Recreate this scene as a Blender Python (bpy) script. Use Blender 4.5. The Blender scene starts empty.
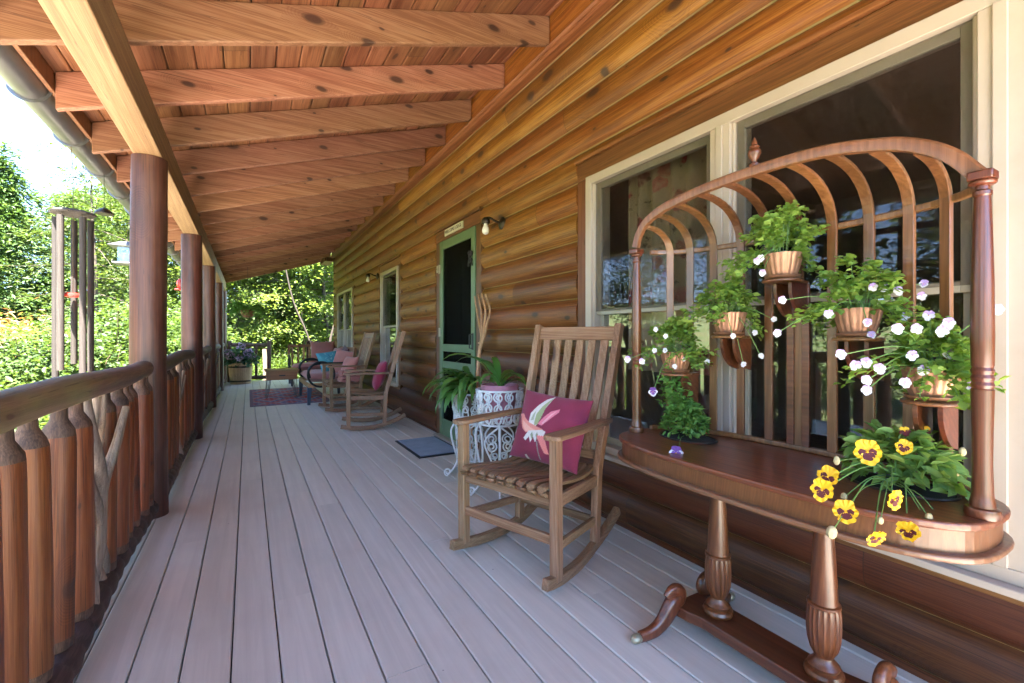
import bpy, math, random
import numpy as np
from mathutils import Vector, Matrix, Euler
random.seed(7); RNG = np.random.default_rng(11)
R = math.radians; PI = math.pi
scene = bpy.context.scene
COL = scene.collection

# ------------------------------------------------------------------ helpers
def thing(name, label, cat, loc=(0, 0, 0), rz=0.0, group=None):
    o = bpy.data.objects.new(name, None); COL.objects.link(o)
    o.empty_display_size = .1
    o.location = loc; o.rotation_euler = (0, 0, rz)
    o['label'] = label; o['category'] = cat
    if group: o['group'] = group
    return o

def tag(o, label, cat, group=None, kind=None):
    o['label'] = label; o['category'] = cat
    if group: o['group'] = group
    if kind: o['kind'] = kind
    return o

def structure(o):
    o['kind'] = 'structure'; return o

def copy_tree(o, parent=None):
    c = o.copy(); COL.objects.link(c)
    if parent is not None: c.parent = parent
    for ch in [x for x in o.children]: copy_tree(ch, c)
    return c

class MB:
    def __init__(s): s.v = []; s.f = []; s.m = []; s.sm = []
    def add(s, vs, fs, mi=0, smooth=False, M=None):
        b = len(s.v)
        if M is not None: vs = [M @ Vector(v) for v in vs]
        s.v.extend([tuple(v) for v in vs])
        for f in fs:
            s.f.append(tuple(b + i for i in f)); s.m.append(mi); s.sm.append(smooth)
        return s
    def box(s, lo, hi, mi=0, M=None):
        (a, b, c), (d, e, f) = lo, hi
        vs = [(a,b,c),(d,b,c),(d,e,c),(a,e,c),(a,b,f),(d,b,f),(d,e,f),(a,e,f)]
        return s.add(vs, [(0,3,2,1),(4,5,6,7),(0,1,5,4),(1,2,6,5),(2,3,7,6),(3,0,4,7)], mi, False, M)
    def bar(s, p0, p1, w, h, up=(0,0,1), mi=0):
        """box along p0->p1, w across (perp to up), h along up"""
        p0 = Vector(p0); p1 = Vector(p1); d = (p1-p0); L = d.length; d.normalize()
        x = d.cross(Vector(up)).normalized(); z = x.cross(d)
        M = Matrix((( x.x,d.x,z.x,p0.x),(x.y,d.y,z.y,p0.y),(x.z,d.z,z.z,p0.z),(0,0,0,1)))
        return s.box((-w/2,0,-h/2),(w/2,L,h/2), mi, M)
    def sweep(s, pts, prof, up=(0,0,1), mi=0, closed=False, scales=None, smooth=False, caps=True, follow=False):
        """prof list of (a,b): a along side vector, b along 'up-ish' vector"""
        P = [Vector(p) for p in pts]; n = len(P); k = len(prof)
        upv = Vector(up); vs = []; prevx = None
        for i, p in enumerate(P):
            if closed: t = P[(i+1) % n] - P[i-1]
            else: t = P[min(i+1, n-1)] - P[max(i-1, 0)]
            t.normalize()
            if follow and prevx is not None:
                x = prevx - t*prevx.dot(t)
            else:
                x = t.cross(upv)
                if x.length < 1e-4: x = prevx if prevx is not None else t.orthogonal()
            x = x.normalized(); z = x.cross(t).normalized(); prevx = x
            sc = scales[i] if scales is not None else 1.0
            for a, b in prof: vs.append(p + x*(a*sc) + z*(b*sc))
        fs = []
        rng = range(n if closed else n-1)
        for i in rng:
            j = (i+1) % n
            for q in range(k):
                r = (q+1) % k
                fs.append((i*k+q, i*k+r, j*k+r, j*k+q))
        if caps and not closed:
            fs.append(tuple(range(k))[::-1]); fs.append(tuple((n-1)*k+q for q in range(k)))
        return s.add(vs, fs, mi, smooth)
    def tube(s, pts, r, n=8, mi=0, closed=False, caps=True):
        if np.isscalar(r): sc = [r]*len(pts)
        else: sc = list(r)
        prof = [(math.cos(2*PI*q/n), math.sin(2*PI*q/n)) for q in range(n)]
        P = [Vector(p) for p in pts]
        d = P[-1]-P[0]
        up = (0,0,1) if abs(d.normalized().z if d.length > 1e-6 else 0) < .8 else (1,0.1,0)
        return s.sweep(pts, prof, up, mi, closed, sc, True, caps, follow=True)
    def ribbon(s, pts, w, t, up=(0,0,1), mi=0, closed=False):
        prof = [(-w/2,-t/2),(w/2,-t/2),(w/2,t/2),(-w/2,t/2)]
        return s.sweep(pts, prof, up, mi, closed)
    def lathe(s, prof, n=20, c=(0,0,0), mi=0, M=None, flute=None, mats=None):
        """prof [(r,z)], flute(i,theta)->multiplier"""
        vs = []; k = len(prof)
        for i,(r,z) in enumerate(prof):
            for q in range(n):
                th = 2*PI*q/n
                rr = r*(flute(i,th) if flute else 1)
                vs.append((c[0]+rr*math.cos(th), c[1]+rr*math.sin(th), c[2]+z))
        for i in range(k-1):
            fs = []
            for q in range(n):
                p = (q+1) % n
                fs.append((i*n+q, i*n+p, (i+1)*n+p, (i+1)*n+q))
            m = mats[i] if mats else mi
            if i == 0:
                b = len(s.v); s.add(vs, fs, m, True, M); base = b
            else:
                for f in fs:
                    s.f.append(tuple(base+a for a in f)); s.m.append(m); s.sm.append(True)
        if prof[0][0] > 1e-5: s.f.append(tuple(base+q for q in range(n))[::-1]); s.m.append(mats[0] if mats else mi); s.sm.append(False)
        if prof[-1][0] > 1e-5: s.f.append(tuple(base+(k-1)*n+q for q in range(n))); s.m.append(mats[-1] if mats else mi); s.sm.append(False)
        return s
    def ball(s, c, r, n=12, m=8, mi=0, sc=(1,1,1)):
        prof = [(max(1e-4, math.sin(PI*i/m))*r, -math.cos(PI*i/m)*r) for i in range(m+1)]
        M = Matrix.Translation(c) @ Matrix.Diagonal((*sc,1))
        return s.lathe(prof, n, (0,0,0), mi, M)
    def prism(s, poly, a0, a1, mapf, mi=0):
        """poly 2-D (u,v) CCW, extruded a0->a1; mapf(u,v,a)->xyz"""
        n = len(poly)
        vs = [mapf(u,v,a0) for u,v in poly] + [mapf(u,v,a1) for u,v in poly]
        fs = [tuple(range(n))[::-1], tuple(range(n,2*n))] + [(i,(i+1)%n,n+(i+1)%n,n+i) for i in range(n)]
        return s.add(vs, fs, mi)
    def build(s, name, mats, parent=None, bevel=0.0, seg=2, origin=(0,0,0), sharp=38, fixn=True):
        me = bpy.data.meshes.new(name)
        o3 = Vector(origin)
        me.from_pydata([tuple(Vector(v)-o3) for v in s.v], [], s.f)
        if not isinstance(mats, (list, tuple)): mats = [mats]
        for m in mats: me.materials.append(m)
        me.polygons.foreach_set('material_index', s.m)
        me.polygons.foreach_set('use_smooth', s.sm)
        me.update()
        if fixn:
            import bmesh
            bm = bmesh.new(); bm.from_mesh(me); bmesh.ops.recalc_face_normals(bm, faces=bm.faces); bm.to_mesh(me); bm.free()
        if any(s.sm): me.set_sharp_from_angle(angle=R(sharp))
        ob = bpy.data.objects.new(name, me); COL.objects.link(ob)
        if parent is not None: ob.parent = parent
        if bevel > 0:
            b = ob.modifiers.new('edge', 'BEVEL'); b.width = bevel; b.segments = seg; b.limit_method = 'ANGLE'; b.angle_limit = R(40)
        return ob

def np_mesh(name, V, F, mats, parent=None, midx=None, smooth=False):
    """V (n,3), F (m,4) quads"""
    me = bpy.data.meshes.new(name)
    n, m = len(V), len(F)
    me.vertices.add(n); me.vertices.foreach_set('co', V.astype(np.float32).ravel())
    me.loops.add(m*4); me.loops.foreach_set('vertex_index', F.astype(np.int32).ravel())
    me.polygons.add(m); me.polygons.foreach_set('loop_start', np.arange(0, m*4, 4, dtype=np.int32))
    try: me.polygons.foreach_set('loop_total', np.full(m, 4, dtype=np.int32))
    except Exception: pass
    for mt in (mats if isinstance(mats, (list, tuple)) else [mats]): me.materials.append(mt)
    if midx is not None: me.polygons.foreach_set('material_index', midx.astype(np.int32))
    if smooth: me.polygons.foreach_set('use_smooth', np.ones(m, dtype=bool))
    me.update(calc_edges=True); me.validate()
    o = bpy.data.objects.new(name, me); COL.objects.link(o)
    if parent is not None: o.parent = parent
    return o

def leaves(P, size, wid=.5, up=.5, outdir=None, droop=0.0, fold=.25, rng=RNG, jit=.35):
    """many folded leaf blades; P (n,3); returns V,F. up: how much the blade faces up. outdir (n,3) preferred pointing"""
    n = len(P)
    nrm = rng.normal(size=(n,3)); nrm[:,2] = np.abs(nrm[:,2]) + up*2.5
    nrm /= np.linalg.norm(nrm, axis=1, keepdims=True)
    d = rng.normal(size=(n,3))
    if outdir is not None: d = d*.6 + outdir*1.0
    d[:,2] -= droop
    d -= nrm*np.sum(d*nrm, axis=1, keepdims=True)
    d /= np.linalg.norm(d, axis=1, keepdims=True)+1e-9
    s = np.cross(nrm, d)
    L = size*(1+jit*rng.normal(size=n)).clip(.45, 1.8)
    L = L[:,None]; W = L*wid
    tip = P + d*L - nrm*L*.12
    l1 = P + d*L*.28 - s*W*.42 + nrm*W*fold*.5; l2 = P + d*L*.66 - s*W*.40 + nrm*W*fold*.4
    r1 = P + d*L*.28 + s*W*.42 + nrm*W*fold*.5; r2 = P + d*L*.66 + s*W*.40 + nrm*W*fold*.4
    V = np.stack([P, l1, l2, tip, r2, r1], axis=1).reshape(-1,3)
    b = (np.arange(n)*6)[:,None]
    F = np.concatenate([b+np.array([0,3,2,1]), b+np.array([0,5,4,3])], axis=0)
    return V, F

# ------------------------------------------------------------------ materials
def new_mat(name):
    m = bpy.data.materials.new(name); m.use_nodes = True
    nt = m.node_tree; bs = nt.nodes['Principled BSDF']
    return m, nt, bs
def N(nt, t, **kw):
    n = nt.nodes.new(t)
    for k, v in kw.items(): setattr(n, k, v)
    return n
def L(nt, a, b): nt.links.new(a, b)
def setin(n, d):
    for k, v in d.items(): n.inputs[k].default_value = v
def ramp(nt, fac, stops, interp='LINEAR'):
    r = N(nt, 'ShaderNodeValToRGB'); r.color_ramp.interpolation = interp
    e = r.color_ramp.elements
    while len(e) < len(stops): e.new(.5)
    for el, (p, c) in zip(e, stops):
        el.position = p; el.color = (*c, 1) if len(c) == 3 else c
    L(nt, fac, r.inputs['Fac']); return r.outputs['Color']
def math_(nt, op, a, b=None, c=None, clamp=False):
    n = N(nt, 'ShaderNodeMath', operation=op); n.use_clamp = clamp
    for i, x in enumerate((a, b, c)):
        if x is None: continue
        if isinstance(x, (int, float)): n.inputs[i].default_value = x
        else: L(nt, x, n.inputs[i])
    return n.outputs[0]
def mixc(nt, fac, a, b, mode='MIX'):
    n = N(nt, 'ShaderNodeMix', data_type='RGBA', blend_type=mode)
    if isinstance(fac, (int, float)): n.inputs[0].default_value = fac
    else: L(nt, fac, n.inputs[0])
    for i, x in ((6, a), (7, b)):
        if isinstance(x, tuple): n.inputs[i].default_value = (*x, 1) if len(x) == 3 else x
        else: L(nt, x, n.inputs[i])
    return n.outputs[2]
def vadd(nt, a, b, op='ADD'):
    n = N(nt, 'ShaderNodeVectorMath', operation=op)
    for i, x in enumerate((a, b)):
        if isinstance(x, tuple): n.inputs[i].default_value = x
        else: L(nt, x, n.inputs[i])
    return n.outputs[0]

def ai_(a): return 'XYZ'.index(a)
def wood(name, dark, mid, light, axis='Y', across=11., along=.7, knots=.5, knot_col=(.05,.018,.008), rough=.55,
         cell=None, cellvar=.25, tintz=None, coat=0.0, bump=.25, fibre=1.0, kscale=(1.7, 6.0), ksize=.085, pos_rand=True, weather=None, breaks=None, wave=.14, checks=.55):
    m, nt, bs = new_mat(name)
    tc = N(nt, 'ShaderNodeTexCoord'); oi = N(nt, 'ShaderNodeObjectInfo')
    vec0 = tc.outputs['Object']; vec = vec0
    if pos_rand:
        cmb = N(nt, 'ShaderNodeCombineXYZ')
        for i, k in enumerate((37.1, 53.7, 71.3)): L(nt, math_(nt, 'MULTIPLY', oi.outputs['Random'], k), cmb.inputs[i])
        vec = vadd(nt, vec, cmb.outputs[0])
    rnd = None; joint = None
    if cell:
        sx = N(nt, 'ShaderNodeSeparateXYZ'); L(nt, vec0, sx.inputs[0])
        ids = None
        for ci, (ax, pitch, off) in enumerate(cell):
            fl = math_(nt, 'FLOOR', math_(nt, 'DIVIDE', math_(nt, 'SUBTRACT', sx.outputs['XYZ'.index(ax)], off), pitch))
            ids = fl if ids is None else math_(nt, 'ADD', math_(nt, 'MULTIPLY', fl, 17.31), ids)
        if breaks:      # butt joints along the run, staggered per course
            bx, blen = breaks
            pos = math_(nt, 'ADD', math_(nt, 'DIVIDE', sx.outputs['XYZ'.index(bx)], blen), math_(nt, 'MULTIPLY', ids, .37))
            ids = math_(nt, 'ADD', ids, math_(nt, 'MULTIPLY', math_(nt, 'FLOOR', pos), 131.7)); joint = math_(nt, 'LESS_THAN', math_(nt, 'FRACT', pos), .004/blen)
        wn = N(nt, 'ShaderNodeTexWhiteNoise', noise_dimensions='1D'); L(nt, ids, wn.inputs['W'])
        sc = N(nt, 'ShaderNodeVectorMath', operation='SCALE'); L(nt, wn.outputs['Color'], sc.inputs[0]); sc.inputs['Scale'].default_value = 60.
        vec = vadd(nt, vec, sc.outputs[0]); rnd = wn.outputs['Value']
    ai = 'XYZ'.index(axis)
    def stretched(al, ac):
        mp = N(nt, 'ShaderNodeMapping'); s = [ac]*3; s[ai] = al
        mp.inputs['Scale'].default_value = s; L(nt, vec, mp.inputs['Vector']); return mp.outputs[0]
    # knots
    sk = N(nt, 'ShaderNodeSeparateXYZ'); L(nt, vec, sk.inputs[0]); ck = N(nt, 'ShaderNodeCombineXYZ')
    o1, o2 = {'X': (2, 1), 'Y': (2, 0), 'Z': (0, 1)}[axis]
    nk = N(nt, 'ShaderNodeTexNoise'); setin(nk, {'Scale': 9., 'Detail': 2.}); L(nt, vec, nk.inputs['Vector'])
    L(nt, math_(nt, 'MULTIPLY', sk.outputs[ai_(axis)], kscale[0]), ck.inputs[0])
    L(nt, math_(nt, 'ADD', math_(nt, 'MULTIPLY', math_(nt, 'ADD', sk.outputs[o1], math_(nt, 'MULTIPLY', sk.outputs[o2], .6)), kscale[1]), math_(nt, 'MULTIPLY', nk.outputs['Fac'], .12)), ck.inputs[1])
    vo = N(nt, 'ShaderNodeTexVoronoi', voronoi_dimensions='2D'); vo.inputs['Scale'].default_value = 1.; L(nt, ck.outputs[0], vo.inputs['Vector'])
    sepc = N(nt, 'ShaderNodeSeparateColor'); L(nt, vo.outputs['Color'], sepc.inputs[0])
    gate = math_(nt, 'LESS_THAN', sepc.outputs[0], knots)
    dist = vo.outputs['Distance']
    krad = math_(nt, 'MULTIPLY', math_(nt, 'ADD', math_(nt, 'MULTIPLY', math_(nt, 'POWER', sepc.outputs[1], 2.0), 1.15), .22), ksize)
    kf = math_(nt, 'MULTIPLY', math_(nt, 'SMOOTHERSTEP' if False else 'SUBTRACT', 1.0, math_(nt, 'DIVIDE', dist, krad), clamp=True), gate)
    kf = math_(nt, 'MULTIPLY', kf, 2.2, clamp=True)
    khalo = math_(nt, 'MULTIPLY', math_(nt, 'SUBTRACT', 1.0, math_(nt, 'DIVIDE', dist, math_(nt, 'MULTIPLY', krad, 3.2)), clamp=True), gate)
    # grain
    gv = stretched(along, across)
    n1 = N(nt, 'ShaderNodeTexNoise'); setin(n1, {'Scale': 1.0, 'Detail': 5., 'Roughness': .6, 'Distortion': .6}); L(nt, gv, n1.inputs['Vector'])
    wv = N(nt, 'ShaderNodeTexWave', wave_type='BANDS', bands_direction='DIAGONAL')
    setin(wv, {'Scale': 1.1, 'Distortion': 5.0, 'Detail': 3., 'Detail Scale': .8, 'Detail Roughness': .6})
    off = N(nt, 'ShaderNodeCombineXYZ')
    for i in range(3): L(nt, math_(nt, 'MULTIPLY', khalo, 2.2), off.inputs[i])
    L(nt, vadd(nt, gv, off.outputs[0]), wv.inputs['Vector'])
    n2 = N(nt, 'ShaderNodeTexNoise'); setin(n2, {'Scale': 1.0, 'Detail': 3., 'Roughness': .7}); L(nt, stretched(along*5, across*16), n2.inputs['Vector'])
    g = math_(nt, 'ADD', math_(nt, 'MULTIPLY', n1.outputs['Fac'], 1-wave), math_(nt, 'MULTIPLY', wv.outputs['Fac'], wave))
    g = math_(nt, 'ADD', g, math_(nt, 'MULTIPLY', math_(nt, 'SUBTRACT', n2.outputs['Fac'], .5), 1.15*fibre))
    col = ramp(nt, g, [(.27, dark), (.5, mid), (.71, light)])
    if weather:
        n3 = N(nt, 'ShaderNodeTexNoise'); setin(n3, {'Scale': 1.0, 'Detail': 4., 'Roughness': .65}); L(nt, stretched(1.2, 3.5), n3.inputs['Vector'])
        wf = ramp(nt, n3.outputs['Fac'], [(.5, (0,0,0)), (.72, (1,1,1))])
        col = mixc(nt, math_(nt, 'MULTIPLY', wf, weather[0]), col, weather[1])
    if tintz:   # lower courses multiplied darker and redder than the upper ones (z0,z1,colour multiplier low)
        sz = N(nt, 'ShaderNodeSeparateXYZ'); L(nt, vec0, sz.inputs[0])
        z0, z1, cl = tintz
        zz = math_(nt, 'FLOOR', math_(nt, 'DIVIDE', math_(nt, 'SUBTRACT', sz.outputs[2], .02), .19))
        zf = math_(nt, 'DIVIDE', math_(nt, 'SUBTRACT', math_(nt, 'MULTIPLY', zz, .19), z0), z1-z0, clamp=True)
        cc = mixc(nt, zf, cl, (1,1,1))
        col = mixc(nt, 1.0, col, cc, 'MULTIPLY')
    rv = rnd if rnd is not None else oi.outputs['Random']
    hs = N(nt, 'ShaderNodeHueSaturation'); hs.inputs['Saturation'].default_value = 1.04
    L(nt, math_(nt, 'ADD', math_(nt, 'MULTIPLY', rv, 2*cellvar), 1-cellvar), hs.inputs['Value'])
    L(nt, math_(nt, 'ADD', math_(nt, 'MULTIPLY', math_(nt, 'FRACT', math_(nt, 'MULTIPLY', rv, 7.77)), .018), .491), hs.inputs['Hue'])
    L(nt, col, hs.inputs['Color']); col = hs.outputs['Color']
    n4 = N(nt, 'ShaderNodeTexNoise'); setin(n4, {'Scale': 1.0, 'Detail': 2., 'Roughness': .5, 'Distortion': .3}); L(nt, stretched(along*.9, across*3.2), n4.inputs['Vector'])
    ck_ = math_(nt, 'LESS_THAN', math_(nt, 'ABSOLUTE', math_(nt, 'SUBTRACT', n4.outputs['Fac'], .61)), .006)
    col = mixc(nt, math_(nt, 'MULTIPLY', ck_, checks), col, tuple(c*.45 for c in dark))
    col = mixc(nt, math_(nt, 'MULTIPLY', khalo, .45), col, tuple(c*.75 for c in dark))
    col = mixc(nt, math_(nt, 'MULTIPLY', kf, .85), col, knot_col)
    if joint is not None: col = mixc(nt, math_(nt, 'MULTIPLY', joint, .8), col, tuple(c*.25 for c in dark))
    L(nt, col, bs.inputs['Base Color'])
    L(nt, math_(nt, 'ADD', math_(nt, 'MULTIPLY', n2.outputs['Fac'], .25), rough-.12), bs.inputs['Roughness'])
    if coat: bs.inputs['Coat Weight'].default_value = coat; bs.inputs['Coat Roughness'].default_value = .22
    bp = N(nt, 'ShaderNodeBump'); setin(bp, {'Strength': bump, 'Distance': .004}); L(nt, g, bp.inputs['Height']); L(nt, bp.outputs[0], bs.inputs['Normal'])
    return m

def paint(name, col, rough=.5, var=.12, scale=6., metallic=0., bump=0., spec=.5, dirt=None, rand=0.0):
    m, nt, bs = new_mat(name)
    tc = N(nt, 'ShaderNodeTexCoord')
    n1 = N(nt, 'ShaderNodeTexNoise'); setin(n1, {'Scale': scale, 'Detail': 6., 'Roughness': .65}); L(nt, tc.outputs['Object'], n1.inputs['Vector'])
    a = tuple(c*(1-var) for c in col); b = tuple(min(1, c*(1+var)) for c in col)
    c = ramp(nt, n1.outputs['Fac'], [(.3, a), (.7, b)])
    if dirt:
        n2 = N(nt, 'ShaderNodeTexNoise'); setin(n2, {'Scale': scale*.7, 'Detail': 8., 'Roughness': .75}); L(nt, tc.outputs['Object'], n2.inputs['Vector'])
        c = mixc(nt, ramp(nt, n2.outputs['Fac'], [(.52, (0,0,0)), (.75, (dirt[0],)*3)]), c, dirt[1])
    if rand:
        g = N(nt, 'ShaderNodeNewGeometry'); hs = N(nt, 'ShaderNodeHueSaturation')
        L(nt, math_(nt, 'ADD', math_(nt, 'MULTIPLY', g.outputs['Random Per Island'], 2*rand), 1-rand), hs.inputs['Value']); L(nt, c, hs.inputs['Color']); c = hs.outputs['Color']
    L(nt, c, bs.inputs['Base Color'])
    L(nt, math_(nt, 'ADD', math_(nt, 'MULTIPLY', n1.outputs['Fac'], .2), rough-.1), bs.inputs['Roughness'])
    setin(bs, {'Metallic': metallic, 'Specular IOR Level': spec})
    if bump:
        bp = N(nt, 'ShaderNodeBump'); setin(bp, {'Strength': bump, 'Distance': .002}); L(nt, n1.outputs['Fac'], bp.inputs['Height']); L(nt, bp.outputs[0], bs.inputs['Normal'])
    return m

def leaf_mat(name, c0, c1, c2, trans=.35, rough=.45, spec=.3):
    m, nt, bs = new_mat(name)
    g = N(nt, 'ShaderNodeNewGeometry')
    c = ramp(nt, g.outputs['Random Per Island'], [(0., c0), (.5, c1), (1., c2)])
    tc = N(nt, 'ShaderNodeTexCoord'); n1 = N(nt, 'ShaderNodeTexNoise'); setin(n1, {'Scale': 1.3, 'Detail': 2.}); L(nt, tc.outputs['Object'], n1.inputs['Vector'])
    c = mixc(nt, ramp(nt, n1.outputs['Fac'], [(.35, (0,0,0)), (.65, (.55,.55,.55))]), c, c2)
    L(nt, c, bs.inputs['Base Color']); setin(bs, {'Roughness': rough, 'Specular IOR Level': spec})
    tr = N(nt, 'ShaderNodeBsdfTranslucent'); L(nt, mixc(nt, 1.0, c, (1.6,1.5,.6), 'MULTIPLY'), tr.inputs['Color'])
    mx = N(nt, 'ShaderNodeMixShader'); mx.inputs[0].default_value = trans
    L(nt, bs.outputs[0], mx.inputs[1]); L(nt, tr.outputs[0], mx.inputs[2]); L(nt, mx.outputs[0], nt.nodes['Material Output'].inputs[0])
    return m

def fabric(name, col, var=.12, weave=420., rough=.9):
    m, nt, bs = new_mat(name)
    tc = N(nt, 'ShaderNodeTexCoord')
    w = N(nt, 'ShaderNodeTexNoise'); setin(w, {'Scale': weave, 'Detail': 2.}); L(nt, tc.outputs['Object'], w.inputs['Vector'])
    n1 = N(nt, 'ShaderNodeTexNoise'); setin(n1, {'Scale': 9., 'Detail': 4.}); L(nt, tc.outputs['Object'], n1.inputs['Vector'])
    f = math_(nt, 'ADD', math_(nt, 'MULTIPLY', w.outputs['Fac'], .5), math_(nt, 'MULTIPLY', n1.outputs['Fac'], .5))
    c = ramp(nt, f, [(.3, tuple(x*(1-var) for x in col)), (.7, tuple(min(1, x*(1+var)) for x in col))])
    L(nt, c, bs.inputs['Base Color']); setin(bs, {'Roughness': rough, 'Specular IOR Level': .2, 'Sheen Weight': .25})
    bp = N(nt, 'ShaderNodeBump'); setin(bp, {'Strength': .35, 'Distance': .0015}); L(nt, w.outputs['Fac'], bp.inputs['Height']); L(nt, bp.outputs[0], bs.inputs['Normal'])
    return m

def attr_fabric(name):
    m, nt, bs = new_mat(name)
    a = N(nt, 'ShaderNodeAttribute', attribute_name='pattern')
    tc = N(nt, 'ShaderNodeTexCoord')
    w = N(nt, 'ShaderNodeTexNoise'); setin(w, {'Scale': 380., 'Detail': 2.}); L(nt, tc.outputs['Object'], w.inputs['Vector'])
    c = mixc(nt, 1.0, a.outputs['Color'], ramp(nt, w.outputs['Fac'], [(.3, (.82,.82,.82)), (.7, (1.1,1.1,1.1))]), 'MULTIPLY')
    L(nt, c, bs.inputs['Base Color']); setin(bs, {'Roughness': .9, 'Specular IOR Level': .2, 'Sheen Weight': .2})
    bp = N(nt, 'ShaderNodeBump'); setin(bp, {'Strength': .3, 'Distance': .0015}); L(nt, w.outputs['Fac'], bp.inputs['Height']); L(nt, bp.outputs[0], bs.inputs['Normal'])
    return m

def glass_mat(name, tint=(.93,.95,.94), base=.03):
    m, nt, bs = new_mat(name)
    nt.nodes.remove(bs)
    tr = N(nt, 'ShaderNodeBsdfTransparent'); tr.inputs[0].default_value = (*tint, 1)
    gl = N(nt, 'ShaderNodeBsdfGlossy'); setin(gl, {'Color': (.95,.97,1,1), 'Roughness': .015})
    fr = N(nt, 'ShaderNodeFresnel'); fr.inputs[0].default_value = 1.5
    ge = N(nt, 'ShaderNodeNewGeometry')
    f = math_(nt, 'MULTIPLY', math_(nt, 'ADD', math_(nt, 'MULTIPLY', fr.outputs[0], 1.7), base), math_(nt, 'SUBTRACT', 1.0, ge.outputs['Backfacing']), clamp=True)
    tc = N(nt, 'ShaderNodeTexCoord'); n1 = N(nt, 'ShaderNodeTexNoise'); setin(n1, {'Scale': 2.2, 'Detail': 1.}); L(nt, tc.outputs['Object'], n1.inputs['Vector'])
    bp = N(nt, 'ShaderNodeBump'); setin(bp, {'Strength': .05, 'Distance': .01}); L(nt, n1.outputs['Fac'], bp.inputs['Height']); L(nt, bp.outputs[0], gl.inputs['Normal'])
    mx = N(nt, 'ShaderNodeMixShader'); L(nt, f, mx.inputs[0]); L(nt, tr.outputs[0], mx.inputs[1]); L(nt, gl.outputs[0], mx.inputs[2])
    L(nt, mx.outputs[0], nt.nodes['Material Output'].inputs[0])
    return m

def screen_mat(name, dens=.55, col=(.03,.03,.03)):
    m, nt, bs = new_mat(name)
    setin(bs, {'Base Color': (*col,1), 'Roughness': .8, 'Specular IOR Level': .0})
    tr = N(nt, 'ShaderNodeBsdfTransparent'); mx = N(nt, 'ShaderNodeMixShader'); mx.inputs[0].default_value = dens
    L(nt, tr.outputs[0], mx.inputs[1]); L(nt, bs.outputs[0], mx.inputs[2]); L(nt, mx.outputs[0], nt.nodes['Material Output'].inputs[0])
    return m

M = {}
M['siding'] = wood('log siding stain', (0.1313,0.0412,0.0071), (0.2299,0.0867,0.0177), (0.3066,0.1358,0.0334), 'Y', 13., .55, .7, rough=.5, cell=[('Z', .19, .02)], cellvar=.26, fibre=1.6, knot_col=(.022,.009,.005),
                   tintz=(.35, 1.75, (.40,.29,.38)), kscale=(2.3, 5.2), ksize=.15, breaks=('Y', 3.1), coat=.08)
M['lip'] = wood('pale log lip', (0.2090,0.1411,0.0575), (0.2612,0.1829,0.0836), (0.3031,0.2195,0.1045), 'Y', 9., .5, .05, rough=.5)
M['trim'] = wood('brown trim', (0.0975,0.0338,0.0135), (0.1500,0.0562,0.0225), (0.2025,0.0825,0.0338), 'Z', 12., .7, .3, rough=.5)
M['trimh'] = wood('brown header trim', (0.1200,0.0450,0.0150), (0.1875,0.0750,0.0255), (0.2475,0.1125,0.0413), 'Y', 12., .7, .4, rough=.5)
M['rafter'] = wood('rafter pine', (0.1959,0.0826,0.0445), (0.2831,0.1306,0.0731), (0.3375,0.1759,0.1048), 'X', 10., .55, .50, rough=.55, cellvar=.24, kscale=(2.8, 6.), ksize=.135, bump=.15, fibre=1.5, knot_col=(.03,.010,.006))
M['roofdeck'] = wood('roof board pine', (0.1323,0.0481,0.0198), (0.2137,0.0915,0.0424), (0.2645,0.1251,0.0622), 'Y', 9., .6, .45, rough=.55, cell=[('X', .135, -.95)], cellvar=.25, breaks=('Y', 1.9), kscale=(2.,5.5), ksize=.1)
M['beam'] = wood('beam timber', (0.2101,0.1138,0.0570), (0.2966,0.1737,0.0887), (0.3583,0.2277,0.1267), 'Y', 14., .5, .35, rough=.6, kscale=(1.2,5.), bump=.3)
M['post'] = wood('peeled log post', (0.0294,0.0085,0.0054), (0.0611,0.0183,0.0108), (0.0950,0.0341,0.0202), 'Z', 13., .45, .5, rough=.5, kscale=(2.,5.), ksize=.10, weather=(.35, (.20,.11,.085)), coat=.1, cellvar=.1)
M['picket'] = wood('log picket', (0.0848,0.0228,0.0072), (0.1484,0.0427,0.0128), (0.2014,0.0687,0.0228), 'Z', 18., .7, .6, rough=.5, kscale=(3.,8.), ksize=.11, cellvar=.14, coat=.08)
M['pickend'] = wood('picket end', (0.0375,0.0195,0.0135), (0.0788,0.0435,0.0300), (0.1350,0.0788,0.0540), 'Z', 16., 6., .1, rough=.7, weather=(.5, (.17,.13,.11)))
M['rail'] = wood('weathered rail log', (0.0600,0.0300,0.0210), (0.1020,0.0540,0.0372), (0.1560,0.0930,0.0690), 'Y', 14., .5, .4, rough=.6, weather=(.55, (.20,.20,.07)), kscale=(2.,6.))
M['botrail'] = wood('dark rail log', (0.0360,0.0208,0.0176), (0.0680,0.0416,0.0360), (0.1120,0.0720,0.0624), 'Y', 14., .8, .4, rough=.65)
M['drift'] = wood('driftwood', (0.1360,0.0960,0.0720), (0.2240,0.1680,0.1360), (0.3040,0.2320,0.1760), 'Z', 22., 1.2, .3, rough=.75, weather=(.6, (.33,.17,.075)))
M['chair'] = wood('teak slats', (0.2060,0.1031,0.0477), (0.3006,0.1692,0.0911), (0.3950,0.2394,0.1431), 'Z', 24., 1.2, .05, rough=.5, cellvar=.12)
M['chairx'] = wood('teak rails', (0.1889,0.0908,0.0434), (0.2833,0.1568,0.0825), (0.3692,0.2229,0.1302), 'X', 24., 1.2, .05, rough=.5, cellvar=.12)
M['chairy'] = wood('teak runners', (0.1717,0.0867,0.0434), (0.2576,0.1445,0.0781), (0.3434,0.2064,0.1215), 'Y', 24., 1.2, .05, rough=.5, cellvar=.12)
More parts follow.
